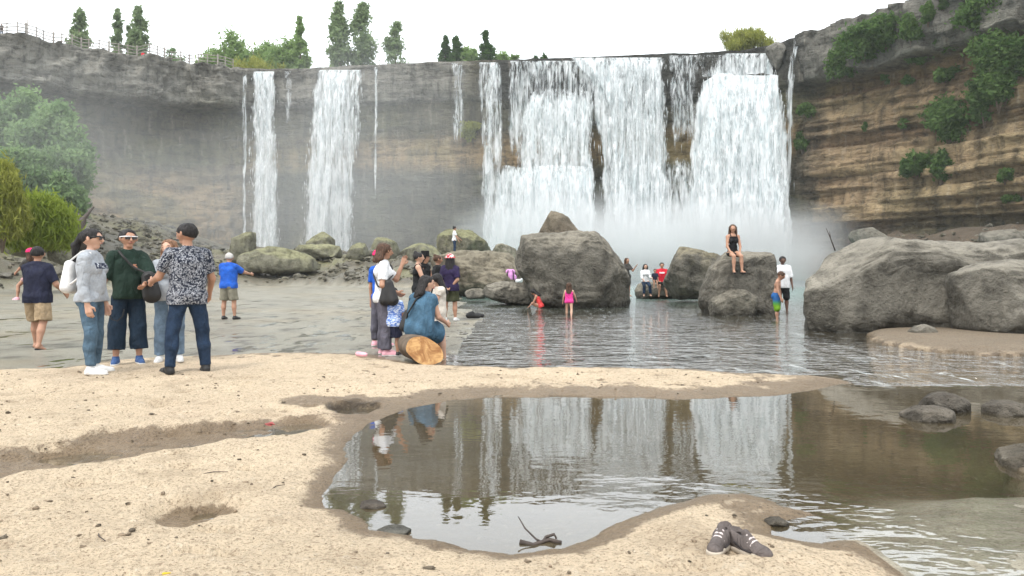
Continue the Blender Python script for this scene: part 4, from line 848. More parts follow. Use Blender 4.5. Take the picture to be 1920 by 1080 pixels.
def surf_nets(F, lo, vox):
    s = F < 0; n = np.array(F.shape); c = n - 1
    cor = [(i, j, k) for i in (0, 1) for j in (0, 1) for k in (0, 1)]
    S = lambda A, o: A[o[0]:o[0] + c[0], o[1]:o[1] + c[1], o[2]:o[2] + c[2]]
    cnt = sum(S(s, o).astype(np.int8) for o in cor); mask = (cnt > 0) & (cnt < 8)
    idx = np.argwhere(mask); acc = np.zeros((len(idx), 3)); num = np.zeros(len(idx))
    for a in cor:
        for axx in range(3):
            if a[axx]: continue
            b = list(a); b[axx] = 1
            fa = F[tuple((idx + a).T)]; fb = F[tuple((idx + b).T)]; cr = (fa < 0) != (fb < 0)
            t = np.where(cr, fa / np.where(cr, fa - fb, 1), 0); p = np.array(a, float) + np.zeros((len(idx), 3)); p[:, axx] += t
            acc += p * cr[:, None]; num += cr
    V = lo + vox * (idx + acc / np.maximum(num, 1)[:, None])
    id_ = np.full(c, -1, np.int32); id_[mask] = np.arange(len(idx)); Q = []
    for axx in range(3):
        o1, o2 = [(1, 2), (2, 0), (0, 1)][axx]
        sl0 = [slice(None)] * 3; sl1 = [slice(None)] * 3; sl0[axx] = slice(0, -1); sl1[axx] = slice(1, None)
        a_, b_ = s[tuple(sl0)], s[tuple(sl1)]; e = np.argwhere(a_ != b_)
        ok = (e[:, o1] > 0) & (e[:, o2] > 0) & (e[:, o1] < n[o1] - 1) & (e[:, o2] < n[o2] - 1); e = e[ok]
        inside = a_[tuple(e.T)]
        def gid(d1, d2):
            w = e.copy(); w[:, o1] -= d1; w[:, o2] -= d2; return id_[tuple(w.T)]
        q = np.stack([gid(1, 1), gid(0, 1), gid(0, 0), gid(1, 0)], 1); q[~inside] = q[~inside][:, ::-1]; Q.append(q)
    Q = np.concatenate(Q); return V, Q[(Q >= 0).all(1)]
def solid(name, prims, vox, mat, parent, **kw):
    F, lo = sdf_field(prims, vox, **kw); V, Q = surf_nets(F, lo, vox)
    if len(Q) == 0: return None
    return obj(name, np_mesh(name, V, Q), mat, parent)

def skin(name, c):
    if name in MATS: return MATS[name]
    t = NT(name); v = t.coord('Object'); n = t.noise(v, 14, 3)
    t.bsdf(t.mix(n, tuple(x * 0.85 for x in c), tuple(min(1, x * 1.12) for x in c)), 0.55, None, 0.35, Subsurface_Weight=0.08); MATS[name] = t.m; return t.m
SKIN = {'fair': skin('skin_fair', (0.52, 0.31, 0.22)), 'tan': skin('skin_tan', (0.40, 0.22, 0.145)), 'brown': skin('skin_brown', (0.27, 0.14, 0.09)), 'dark': skin('skin_dark', (0.12, 0.065, 0.045))}
def hair_mat(name, c):
    t = NT(name); n = t.noise(t.coord('Object', (1, 1, 0.10)), 95, 3, 0.6, 0.3)
    t.bsdf(t.mix(t.rng(n, 0.35, 0.65), tuple(x * 0.45 for x in c), tuple(min(1, x * 1.9 + 0.006) for x in c)), 0.6, t.bump(n, 0.8, 0.012), 0.25); MATS[name] = t.m; return t.m
HAIRM = {'black': hair_mat('hair_black', (0.012, 0.010, 0.010)), 'brown': hair_mat('hair_brown', (0.055, 0.028, 0.016)), 'light': hair_mat('hair_light_brown', (0.15, 0.075, 0.04)), 'grey': plain('hair_grey', (0.45, 0.43, 0.41), 0.6, 0.3)}
EYE = plain('eye_dark', (0.015, 0.012, 0.012), 0.2, 0.5); LIP = plain('lip_rose', (0.33, 0.11, 0.09), 0.45, 0.4); EYEW = plain('eye_white', (0.6, 0.58, 0.55), 0.3)
def dirv(p, o, side):
    p, o = R(p), R(o); d = np.array([math.sin(p), side * math.sin(o) * math.cos(p), -math.cos(p) * math.cos(o)]); return d / np.linalg.norm(d)
def rot_z(v, deg):
    a = R(deg); return np.array([v[0] * math.cos(a) - v[1] * math.sin(a), v[0] * math.sin(a) + v[1] * math.cos(a), v[2]])
def uv_ball(c, r):
    bm = bmesh.new(); bmesh.ops.create_icosphere(bm, subdivisions=1, radius=1.0)
    v = np.array([x.co[:] for x in bm.verts]) * np.asarray(r) + c; f = np.array([[q.index for q in x.verts] for x in bm.faces]); bm.free(); return v, f

def person(label, px, py, H, yaw, z=0.0, lean=0.0, side_lean=0.0, legs=((0, 3, 0), (0, 3, 0)), arms=((0, 8, 8, 4), (0, 8, 8, 4)), head=(0, 0), b=1.0, sk='tan', hair=('short', 'black'), top=None, bottom=None, dress=None,
           shoes=None, hat=None, glasses=None, vox=None, root=None, female=False, belly=0.0, group=None, headscale=1.0, legtwist=0, loc=None):
    """local frame: +X forward, +Y left, Z up. legs: (thigh pitch, out, shin pitch[, shin out]); arms: (upper pitch, out, fore pitch, fore out)"""
    if loc is None:
        L = G(px, py, z)
        for _ in range(4): L = G(px, py, max(ground_z(L[0], L[1]), -0.10))
    else: L = np.asarray(loc, float)
    dist = L[1]; vox = vox or float(np.clip(dist * 0.00085, 0.0085, 0.026))
    fine = dist < 14
    E = empty('person', label, 'person', L, group, R(yaw))
    h = lambda f: f * H
    aw = 1.0 if not female else 0.9
    leg_j = []
    for s, lg in zip((1, -1), legs):
        lo_ = lg[3] if len(lg) > 3 else lg[1] * 0.4
        leg_j.append((dirv(lg[0], lg[1], s), dirv(lg[2], lo_, s)))
    if root is None: rz = max(-(t_[2] * h(.238) + s_[2] * h(.232)) for t_, s_ in leg_j) + h(.045)
    else: rz = root
    pel = np.array([0, 0, rz]); hw = h(.052) * (1.08 if female else 1.0)
    up = np.array([math.sin(R(lean)), math.sin(R(side_lean)), math.cos(R(lean)) * math.cos(R(side_lean))]); up /= np.linalg.norm(up)
    fw = np.cross(np.array([0, 1, 0]), up); fw /= np.linalg.norm(fw); lf = np.cross(up, fw)
    waist, chest, shl = pel + up * h(.105), pel + up * h(.215), pel + up * h(.292)
    neck = pel + up * h(.318); hs = headscale
    hup = up + fw * math.sin(R(head[1])) * 0.9; hup /= np.linalg.norm(hup)
    hf = np.array(rot_z(fw, head[0])); hf = hf - hup * (hf @ hup); hf /= np.linalg.norm(hf); hl = np.cross(hup, hf)
    hs = hs * 1.06; hc = neck + up * h(.022) + hup * h(.066) * hs + hf * h(.010)
    hr = h(.054) * hs
    # --- torso
    torso = [cap_(pel + lf * hw * .75, pel - lf * hw * .75, h(.062) * b), cap_(pel + lf * h(.02) * b, waist + lf * h(.02), h(.060) * b, h(.055) * b), cap_(pel - lf * h(.02) * b, waist - lf * h(.02), h(.060) * b, h(.055) * b),
             cap_(waist, chest, h(.057) * b, h(.062) * b), cap_(chest + lf * h(.045) * b, chest - lf * h(.045) * b, h(.058) * b), cap_(shl + lf * h(.076) * aw - up * h(.006), shl - lf * h(.076) * aw - up * h(.014), h(.032)), cap_(chest, shl, h(.06) * b, h(.045))]
    if female: torso += [cap_(chest + lf * s * h(.036) + fw * h(.042) - up * h(.012), chest + lf * s * h(.036) + fw * h(.046) - up * h(.014), h(.036) * b) for s in (1, -1)]
    torso += [cap_(pel + lf * s * h(.038) - fw * h(.025) - up * h(.01), pel + lf * s * h(.038) - fw * h(.026), h(.050) * b) for s in (1, -1)]
    BUTT = torso[-2:]
    if belly: torso.append(cap_(waist - up * h(.03) + fw * h(.03) * belly, waist + up * h(.04) + fw * h(.03) * belly, h(.066) * b))
    # --- head
    hd = [cap_(hc - hf * h(.012) * hs + hup * h(.008) * hs, hc + hf * h(.010) * hs + hup * h(.006) * hs, hr * 0.97, hr * 0.90, 0.01), cap_(hc + hf * h(.018) * hs - hup * h(.012) * hs, hc + hf * h(.026) * hs - hup * h(.046) * hs, hr * .70, hr * .40, 0.02),
          cap_(hc - hup * h(.03) * hs - hf * h(.005), neck - up * h(.01), h(.029) * (0.88 if female else 1.05)), cap_(neck, shl + up * h(.006), h(.032), h(.042))]
    torso += [cap_(neck - up * h(.006), shl + lf * s * h(.080) * aw - up * h(.010), h(.024), h(.026)) for s in (1, -1)]
    if fine or dist < 25:
        hd += [cap_(hc + hf * h(.056) * hs + hup * h(.004) * hs, hc + hf * h(.066) * hs - hup * h(.014) * hs, h(.0065), h(.0095), 0.006), cap_(hc + hf * h(.050) * hs + hl * h(.02) * hs + hup * h(.012) * hs, hc + hf * h(.050) * hs - hl * h(.02) * hs + hup * h(.012) * hs, h(.009), None, 0.01),
               cap_(hc + hf * h(.054) * hs - hup * h(.028) * hs + hl * h(.008), hc + hf * h(.054) * hs - hup * h(.028) * hs - hl * h(.008), h(.007), None, 0.006)]
        for s in (1, -1): hd.append(cap_(hc + hl * s * hr * .96 + hup * h(.006) - hf * h(.004), hc + hl * s * hr * 1.0 - hup * h(.012) - hf * h(.002), h(.0095), h(.007), 0.005))
    # --- legs
    leg_p, feet, LJ = [], [], []
    for s, (dt, ds) in zip((1, -1), leg_j):
        hip = pel + lf * s * hw; kn = hip + dt * h(.238); an = kn + ds * h(.232); LJ.append((hip, kn, an, s))
        leg_p += [cap_(hip, kn, h(.052) * b, h(.033) * (b * .5 + .5)), cap_(kn, kn + ds * h(.10) - np.array([h(.008), 0, 0]), h(.031) * (b * .5 + .5), h(.033) * (b * .5 + .5)), cap_(kn + ds * h(.09) - np.array([h(.008), 0, 0]), an, h(.032) * (b * .5 + .5), h(.019))]
        fd = rot_z(np.array([1.0, 0, 0]), s * 9 + legtwist)
        # foot follows the shin when the heel is raised
        pitch = math.asin(np.clip(-ds[0] * 1.0, -1, 1)) if ds[0] < -0.25 else 0.0
        fdir = np.array([fd[0] * math.cos(pitch * .8), fd[1] * math.cos(pitch * .8), -math.sin(max(pitch, 0) * .8)])
        hl_ = an - np.array([0, 0, h(.026)]) - fdir * h(.018); toe = an + fdir * h(.095) - np.array([0, 0, h(.032)]); feet.append((an, hl_, toe, fdir, s))
        leg_p += [cap_(an, hl_, h(.021), h(.018)), cap_(hl_, (hl_ + toe) / 2 + np.array([0, 0, h(.003)]), h(.018), h(.019), 0.015), cap_((hl_ + toe) / 2, toe, h(.019), h(.012), 0.015)]
    # --- arms and hands
    arm_p, AJ = [], []
    for s, am in zip((1, -1), arms):
        sh = shl + lf * s * h(.101) * aw * (b * .4 + .6) - up * h(.020)
        M = np.stack([fw, lf, up], 1); du = M @ dirv(am[0], am[1], s); df = M @ dirv(am[2], am[3], s)
        el = sh + du * h(.172); wr_ = el + df * h(.145); AJ.append((sh, el, wr_, du, df, s))
        arm_p += [cap_(shl + lf * s * h(.06) - up * h(.012), sh, h(.034), h(.032)), cap_(sh, el, h(.033) * (b * .6 + .4), h(.0235) * (b * .5 + .5)), cap_(el, wr_, h(.0245) * (b * .5 + .5), h(.0155))]
        if fine or dist < 25:
            ax_ = fw - df * (fw @ df)
            if np.linalg.norm(ax_) < 0.35: ax_ = up - df * (up @ df)
            ax_ /= np.linalg.norm(ax_); nn = np.cross(df, ax_) * s; nn = nn * (-1 if nn @ lf * s > 0 else 1)
            pm = wr_ + df * h(.05); arm_p += [cap_(wr_ + ax_ * h(.006), pm + ax_ * h(.012), h(.0125), h(.0125), 0.01), cap_(wr_ - ax_ * h(.006), pm - ax_ * h(.012), h(.0125), h(.0125), 0.01)]
            for q_, ln in zip((-1.5, -.5, .5, 1.5), (.032, .040, .043, .038)):
                k0 = pm + ax_ * q_ * h(.0115); k1 = k0 + (df * .92 + nn * .25) * h(ln * .6); k2 = k1 + (df * .6 + nn * .75) * h(ln * .55)
                arm_p += [cap_(k0, k1, h(.0062), h(.0056), 0.003), cap_(k1, k2, h(.0056), h(.0048), 0.003)]
            t0 = wr_ + df * h(.014) + ax_ * h(.014); t1 = t0 + (df * .6 + ax_ * .75 + nn * .2) * h(.028); arm_p += [cap_(t0, t1, h(.0078), h(.007), 0.005), cap_(t1, t1 + (df * .9 + nn * .35) * h(.022), h(.0066), h(.0055), 0.004)]
        else: arm_p += [cap_(wr_, wr_ + df * h(.085), h(.016), h(.012))]
    solid('body', torso + hd + leg_p + arm_p, vox, SKIN[sk], E, k=0.014 * H / 1.7)
    grow = lambda ps, o: [dict(p, ra=p['ra'] + o, rb=p['rb'] + o) for p in ps]
    # --- clothes
    def sleeve(frac, o, flare=0.0):
        r = []
        for sh, el, wr_, du, df, s in AJ:
            if frac <= 0: continue
            r.append(cap_(shl + lf * s * h(.06) - up * h(.014), sh, h(.033) + o, h(.032) + o))
            if frac <= 1:
                e = sh + du * h(.172) * frac; r.append(cap_(sh, e + du * h(.03), h(.035) * (b * .6 + .4) + o, h(.028) + o + flare, None, (e, du)))
            else:
                r.append(cap_(sh, el, h(.034) * (b * .6 + .4) + o, h(.027) + o)); e = el + df * h(.145) * (frac - 1); r.append(cap_(el, e, h(.027) + o, h(.020) + o + flare, None, (e, df)))
        return r
    if top:
        o = top.get('off', .012); hem = top.get('hem', .04); ps = grow(torso, o)
        if hem > .045: ps += [cap_(pel + lf * s * hw, pel + lf * s * hw - up * h(hem), h(.062) * b + o + top.get('flare', .004), h(.062) * b + o + top.get('flare', .004)) for s in (1, -1)]
        if top.get('loose'): ps += [cap_(waist + lf * s * h(.03) + fw * h(.012), pel + lf * s * h(.035) - up * h(hem - .03) + fw * h(.012), h(.062) * b + o) for s in (1, -1)]
        ps += sleeve(top.get('sleeve', .7), o, top.get('sflare', .006))
        if not female: ps += [cap_(chest + lf * s * h(.046) * b, pel + lf * s * h(.040) * b - up * h(max(0, hem - .02)), h(.060) * b + o * .8, h(.060) * b + o * .8) for s in (1, -1)]
        pl = [(pel - up * h(hem), -up)]
        nk = top.get('neck', .046)
        pl.append((shl + up * h(nk) + fw * h(.0), up * .985 + fw * .17))
        if top.get('strap'): pl = [(pel - up * h(hem), -up), (shl - up * h(.012), up)]
        ob = solid(top.get('name', 'shirt'), ps, vox, top['mat'], E, k=0.012, planes=pl, ns=(0.017 * H / 1.7 * top.get('fold', 1), (8, 8, 5.5) if not top.get('loose') else (10, 10, 3.5), int(px)))
        if top.get('strap'):
            for s in (1, -1):
                r_ = [shl - up * h(.02) + lf * s * h(.05) + fw * h(.058), shl + up * h(.03) + lf * s * h(.05) + fw * h(.015), shl + up * h(.02) + lf * s * h(.05) - fw * h(.03), shl - up * h(.03) + lf * s * h(.05) - fw * h(.062)]
                sv, sf = tube(r_, h(.008), 6); obj('shoulder_strap', np_mesh('shoulder_strap', sv, sf), top['mat'], E)
    if bottom:
        o = bottom.get('off', .010); ln = bottom.get('len', 2.0); wide = bottom.get('wide', 0.0); ps = []
        ps += grow([torso[0]] + BUTT, o); ps += [cap_(pel + lf * s * h(.03), waist - up * h(.03) + lf * s * h(.025), h(.06) * b + o, h(.056) * b + o) for s in (1, -1)]
        for hip, kn, an, s in LJ:
            dt = (kn - hip) / h(.238); ds = (an - kn) / h(.232)
            if ln <= 1:
                e = hip + dt * h(.238) * ln; ps.append(cap_(hip, e + dt * h(.03), h(.054) * b + o, h(.046) * b + o + wide, None, (e, dt)))
            else:
                e = kn + ds * h(.232) * (ln - 1); ps += [cap_(hip, kn, h(.054) * b + o, h(.036) * (b * .5 + .5) + o + wide), cap_(kn, kn + ds * h(.10) - np.array([h(.008), 0, 0]), h(.034) * (b * .5 + .5) + o, h(.036) * (b * .5 + .5) + o, None, (e, ds)), cap_(kn + ds * h(.09) - np.array([h(.008), 0, 0]), an, h(.035) * (b * .5 + .5) + o, h(.022) + o, None, (e, ds)), cap_(kn, e + ds * h(.02), h(.036) * (b * .5 + .5) + o + wide, h(bottom.get('cuff', .024)) + o + wide * 1.2, None, (e, ds))]
        solid(bottom.get('name', 'trousers'), ps, vox, bottom['mat'], E, k=0.012, planes=[(waist - up * h(.035) if not top else pel - up * h(top.get('hem', .04) - .03), up)], ns=(0.013 * H / 1.7, (9, 9, 8), int(px) + 3))
    if dress:
        o = dress.get('off', .014); hem = pel - up * h(dress['hem']); ps = grow(torso, o) + sleeve(dress.get('sleeve', .3), o)
        ps += [cap_(chest + lf * s * h(.045) * b, pel + lf * s * h(.052) * b, h(.062) * b + o, h(.068) * b + o) for s in (1, -1)]
        hc_ = pel + (np.mean([(k_ - hp) for hp, k_, _, _ in LJ], 0)) * dress['hem'] / .238 if dress.get('follow') else hem
        for s in (1, -1): ps.append(cap_(pel + lf * s * h(.035), hc_ + lf * s * h(.05), h(.066) * b + o, h(dress.get('flare', .085)) * b + o))
        pl = [(hc_, (hc_ - pel) / np.linalg.norm(hc_ - pel)), (shl + up * h(dress.get('neck', .042)), up * .98 + fw * .2)]
        if dress.get('strap'): pl[1] = (shl - up * h(.02), up)
        solid(dress.get('name', 'dress'), ps, vox, dress['mat'], E, k=0.03, planes=pl, ns=(0.022 * H / 1.7, (13, 13, 2.2), int(px) + 5))
    # --- feet
    if shoes:
        for an, hl_, toe, fd, s in feet:
            flatd = np.array([fd[0], fd[1], fd[2]]); side = np.cross(np.array([0, 0, 1.0]), fd); side /= np.linalg.norm(side)
            if shoes.get('flip'):
                ps = [cap_(hl_ - np.array([0, 0, h(.018)]), toe - np.array([0, 0, h(.012)]), h(.020), h(.026))]; zb = (hl_ + toe) / 2 - np.array([0, 0, h(.006)])
                nrm = np.cross(fd, side); nrm = nrm / np.linalg.norm(nrm) * (1 if np.cross(fd, side)[2] > 0 else -1)
                solid('sandal', ps, max(.006, vox * .6), shoes['mat'], E, k=0.01, planes=[(zb - nrm * h(.004), nrm)]); continue
            g = .010
            ps = [cap_(hl_ + fd * h(.004), (hl_ + toe) / 2 + np.array([0, 0, h(.006)]), h(.019) + g, h(.021) + g), cap_((hl_ + toe) / 2, toe + fd * h(.006), h(.021) + g, h(.014) + g), cap_(an, hl_ + fd * h(.01), h(.021) + g * .8, h(.021) + g)]
            if shoes.get('boot'): ps.append(cap_(an, an + np.array([0, 0, h(.03)]), h(.024) + g, h(.024) + g))
            base = hl_ - np.array([0, 0, h(.019)]); nrm = np.cross(fd, side); nrm *= 1 if nrm[2] > 0 else -1; nrm /= np.linalg.norm(nrm)
            pl = [(base, -nrm)] + ([] if shoes.get('boot') else [(an + np.array([0, 0, h(.022)]), np.array([-.25, 0, .97]))])
            vx = min(vox, max(.007, vox * .8))
            so = solid('shoe', ps, vx, shoes['mat'], E, k=0.012, planes=pl)
            if so and fine:
                sl = [dict(p, ra=p['ra'] + .006, rb=p['rb'] + .006) for p in ps[:2]]
                solid('sole', sl, vx, shoes.get('sole', MATS.get('sole_white')), so, k=0.012, planes=[(base - nrm * .002, -nrm), (base + nrm * h(.013), nrm)])
    # --- hair
    if hair and hair[0] != 'none':
        st, hm = hair; m_ = HAIRM[hm]; hps = [cap_(hc - hf * h(.016) * hs + hup * h(.012) * hs, hc + hf * h(.006) * hs + hup * h(.012) * hs, hr * 1.045, hr * 0.985, 0.01)]
        sub = [cap_(hc + hf * h(.07) * hs - hup * h(.018) * hs, hc + hf * h(.07) * hs + hup * h(.006) * hs, h(.052) * hs, h(.046) * hs)]; pl = []
        if st == 'short': pl = [(hc - hup * h(.013) * hs - hf * h(.02), -hup * .9 + hf * .35)]
        elif st in ('pony', 'bun'):
            pl = [(hc - hup * h(.016) * hs - hf * h(.02), -hup * .9 + hf * .35)]
            if st == 'pony': k0 = hc - hf * h(.074) + hup * h(.022); hps += [cap_(k0 + hf * h(.02), k0, h(.018), h(.016)), cap_(k0, k0 - hup * h(.07) - hf * h(.035), h(.018), h(.026)), cap_(k0 - hup * h(.07) - hf * h(.035), k0 - hup * h(.20) - hf * h(.045), h(.026), h(.010))]; pl = []; hps[0]['cut'] = (hc - hup * h(.014) * hs - hf * h(.02), -hup * .9 + hf * .35); sub.append(cap_(hc - hup * h(.075), hc - hup * h(.055) + hf * h(.02), h(.034)))
            else: k0 = hc - hf * h(.045) + hup * h(.062); hps += [cap_(k0, k0 + hup * h(.004), h(.025))]
        elif st in ('long', 'bob', 'mid'):
            ln = {'long': .20, 'bob': .085, 'mid': .13}[st]
            for a_ in (-75, -40, 0, 40, 75):
                d_ = -hf * math.cos(R(a_)) + hl * math.sin(R(a_)); p0 = hc + d_ * hr * .80 + hup * h(.005); p1 = hc + d_ * hr * (.92 if st != 'long' else .85) - hup * h(ln * (1 if abs(a_) < 60 else .82)) - fw * h(.012) + d_ * h(.012)
                hps.append(cap_(p0, p1, h(.026), h(.024), 0.02))
            sub.append(cap_(hc + hf * h(.075) * hs - hup * h(.06), hc + hf * h(.075) * hs - hup * h(.01), h(.05)))
        if hair[0] == 'short' and hm != 'grey': hps.append(cap_(hc + hf * h(.03) + hup * h(.05), hc - hf * h(.02) + hup * h(.058), h(.016), h(.012)))
        solid('hair', hps, min(vox, .014), m_, E, k=0.015, subs=sub, planes=pl, ns=(0.011 * H / 1.7, (38, 38, 14), int(px) + 9))
    if hat:
        kind, hm = hat; crown = [cap_(hc + hup * h(.020) * hs - hf * h(.014), hc + hup * h(.020) * hs + hf * h(.008), hr * 1.20, hr * 1.14, .01)]; cut = (hc + hup * h(.020) * hs, -hup)
        if kind == 'top': crown = [cap_(hc + hup * h(.03), hc + hup * h(.10), hr * 1.02, hr * 1.05)]; cut = (hc + hup * h(.030), -hup)
        pl_ = [cut] + ([(hc + hup * h(.105), hup)] if kind == 'top' else [])
        ho = solid('hat', crown, min(vox, .012), hm, E, k=0.01, planes=pl_)
        if kind == 'cap': br = [cap_(hc + hf * h(.055) + hup * h(.024), hc + hf * h(.098) + hup * h(.016), h(.040), h(.030))]; zz = hc + hup * h(.026)
        else: br = [cap_(hc - hf * h(.01) + hup * h(.02), hc + hf * h(.006) + hup * h(.02), hr * (1.62 if kind == 'top' else 1.5))]; zz = hc + hup * h(.03)
        solid('hat_brim', br, min(vox, .009), hm, ho or E, k=0.01, planes=[(zz, hup), (zz - hup * .014, -hup)])
    # --- face
    if fine and head is not None:
        for s in (1, -1):
            if not glasses:
                ev_, ef_ = uv_ball(hc + hf * h(.0525) * hs + hl * s * h(.020) * hs + hup * h(.002), (h(.0050), h(.0085), h(.0042))); obj('eye', np_mesh('eye', ev_, ef_), EYE, E)
            bv, bf = tube([hc + hf * h(.055) * hs + hl * s * h(.010) * hs + hup * h(.0165), hc + hf * h(.055) * hs + hl * s * h(.022) * hs + hup * h(.019), hc + hf * h(.048) * hs + hl * s * h(.032) * hs + hup * h(.015)], h(.0030), 5); obj('eyebrow', np_mesh('eyebrow', bv, bf), HAIRM['black'], E)
        lv, lf_ = uv_ball(hc + hf * h(.0605) * hs - hup * h(.0285) * hs, np.abs(hf) * h(.004) + np.abs(hl) * h(.0155) + np.array([0, 0, h(.0042)])); obj('mouth', np_mesh('mouth', lv, lf_), LIP, E)
        if glasses:
            ge = []
            for s in (1, -1):
                c_ = hc + hf * h(.062) * hs + hl * s * h(.021) * hs + hup * h(.003)
                gv, gf = box((0, 0, 0), (h(.006), h(.034), h(.022))); ca = math.atan2(hf[1], hf[0]); gv = gv @ np.array([[math.cos(ca), math.sin(ca), 0], [-math.sin(ca), math.cos(ca), 0], [0, 0, 1]]); ge.append((gv + c_, gf))
            go = obj('sunglasses', np_mesh('sunglasses', *merge(ge), False), EYE, E)
            fr_ = []
            for s in (1, -1):
                fr_.append(tube([hc + hf * h(.064) * hs + hl * s * h(.003) + hup * h(.014), hc + hf * h(.064) * hs + hl * s * h(.04) * hs + hup * h(.014), hc + hl * s * hr * 1.05 + hup * h(.012)], h(.0042), 5))
            obj('frame', np_mesh('frame', *merge(fr_)), glasses, go)
    M4 = Matrix.Translation(Vector(L)) @ Matrix.Rotation(R(yaw), 4, 'Z')
    W = lambda p: np.array(M4 @ Vector(p))
    return dict(root=E, hc=hc, fw=fw, up=up, lf=lf, shl=shl, chest=chest, waist=waist, pel=pel, arms=AJ, H=H, W=W, hf=hf, hl=hl, hup=hup, yaw=R(yaw), L=L)

# ---- fabrics
plain('sole_white', (0.62, 0.60, 0.57), 0.6); WHITE_SHOE = plain('white_leather', (0.62, 0.61, 0.60), 0.5); BLACK_SHOE = plain('black_leather', (0.018, 0.017, 0.017), 0.5); SOLE_DK = plain('black_rubber', (0.02, 0.02, 0.02), 0.7); BLUE_SHOE = plain('blue_canvas', (0.035, 0.08, 0.20), 0.8); PINK_SHOE = plain('pink_shoe', (0.72, 0.36, 0.42), 0.6)
JEAN = cloth('blue_denim', (0.070, 0.115, 0.16), 0.3); JEAN_D = cloth('dark_denim', (0.017, 0.032, 0.062), 0.4); JEAN_L = cloth('light_denim', (0.12, 0.17, 0.23), 0.3); NAVY = cloth('navy_cotton', (0.017, 0.019, 0.038), 0.25); KHAKI = cloth('khaki_cotton', (0.32, 0.235, 0.145), 0.2); GREYF = cloth('grey_fleece', (0.36, 0.38, 0.41), 0.1)
BLACKC = cloth('black_cotton', (0.012, 0.012, 0.013), 0.3); WHITEC = cloth('white_cotton', (0.70, 0.70, 0.71), 0.07); GREEN_C = cloth('bottle_green_nylon', (0.016, 0.032, 0.024), 0.3, 0.55); WIDE_N = cloth('ink_cotton', (0.012, 0.024, 0.042), 0.3); BLUE_T = cloth('bright_blue_cotton', (0.02, 0.10, 0.46), 0.2); STONE_C = cloth('stone_cotton', (0.20, 0.185, 0.14), 0.2)
PANTG = cloth('grey_jersey', (0.105, 0.10, 0.125), 0.3); DENIM_DR = cloth('denim_dress', (0.055, 0.115, 0.175), 0.3); CREAM = cloth('cream_cotton', (0.60, 0.54, 0.47), 0.15); PURPLE = cloth('dark_purple_cotton', (0.026, 0.018, 0.055), 0.25); OLIVE = cloth('olive_cotton', (0.045, 0.048, 0.025), 0.2); RED_C = cloth('red_cotton', (0.55, 0.018, 0.035), 0.15); PINK_C = cloth('pink_lycra', (0.75, 0.05, 0.28), 0.15, 0.5); CORAL = cloth('coral_lycra', (0.68, 0.06, 0.06), 0.15, 0.5); CHAR = cloth('charcoal_cotton', (0.06, 0.055, 0.05), 0.2); PINKCAP = cloth('pink_cap', (0.72, 0.03, 0.14), 0.12)
t = NT('leaf_print_cotton'); v = t.coord('Object'); n = t.noise(v, 26, 3, 0.6, 1.6); n2 = t.noise(v, 60, 2)
c = t.ramp(t.math('ADD', n, t.math('MULTIPLY', t.math('SUBTRACT', n2, .5), .25)), [(0.47, (0.010, 0.014, 0.026)), (0.515, (0.08, 0.09, 0.12)), (0.55, (0.55, 0.55, 0.57)), (0.61, (0.02, 0.025, 0.04))]); t.bsdf(c, 0.8, t.bump(t.noise(v, 7, 3), .4, .015), .2); FLORAL = t.m
t = NT('tie_dye_cotton'); v = t.coord('Object', (1, 1, 2)); c = t.ramp(t.noise(v, 22, 3, .6, .8), [(0.40, (0.06, 0.14, 0.50)), (0.50, (0.25, 0.38, 0.72)), (0.60, (0.72, 0.76, 0.84))]); t.bsdf(c, .85); TIE = t.m
t = NT('red_white_print'); v = t.coord('Object'); c = t.ramp(t.noise(v, 24, 2), [(0.50, (0.58, 0.03, 0.05)), (0.56, (0.72, 0.66, 0.64))]); t.bsdf(c, .85); REDHAT = t.m
t = NT('blue_green_fade'); cx = t.n('ShaderNodeTexCoord'); sp_ = t.n('ShaderNodeSeparateXYZ'); t.l(cx.outputs['Object'], sp_.inputs[0]); c = t.ramp(t.rng(sp_.outputs['Z'], 0.36, 0.70), [(0.15, (0.14, 0.30, 0.015)), (0.45, (0.05, 0.22, 0.06)), (0.8, (0.015, 0.085, 0.25))]); t.bsdf(c, .8); FADE = t.m

def printed(name, color, mark, yb, zb, sc=60):
    m = cloth(name, color, 0.12).copy(); nt = m.node_tree; pb = [n for n in nt.nodes if n.type == 'BSDF_PRINCIPLED'][0]
    src = pb.inputs['Base Color'].links[0].from_socket; co = nt.nodes.new('ShaderNodeTexCoord'); sx = nt.nodes.new('ShaderNodeSeparateXYZ'); nt.links.new(co.outputs['Object'], sx.inputs[0])
    def mth(op, a, b):
        n = nt.nodes.new('ShaderNodeMath'); n.operation = op
        for i, q in enumerate((a, b)):
            if isinstance(q, (int, float)): n.inputs[i].default_value = q
            else: nt.links.new(q, n.inputs[i])
        return n.outputs[0]
    f = mth('GREATER_THAN', sx.outputs['X'], 0.02)
    for ax_n, (a, b) in (('Y', yb), ('Z', zb)): f = mth('MULTIPLY', f, mth('MULTIPLY', mth('GREATER_THAN', sx.outputs[ax_n], a), mth('LESS_THAN', sx.outputs[ax_n], b)))
    vz = nt.nodes.new('ShaderNodeTexVoronoi'); vz.inputs['Scale'].default_value = sc; nt.links.new(co.outputs['Object'], vz.inputs['Vector']); f = mth('MULTIPLY', f, mth('LESS_THAN', vz.outputs['Distance'], 0.62))
    mx_ = nt.nodes.new('ShaderNodeMixRGB'); nt.links.new(f, mx_.inputs['Fac']); nt.links.new(src, mx_.inputs['Color1']); mx_.inputs['Color2'].default_value = (*mark, 1); nt.links.new(mx_.outputs['Color'], pb.inputs['Base Color']); return m
RED_PRINT = printed('red_shirt_white_print', (0.55, 0.018, 0.035), (0.8, 0.78, 0.78), (-.11, .11), (.86, .93), 40)
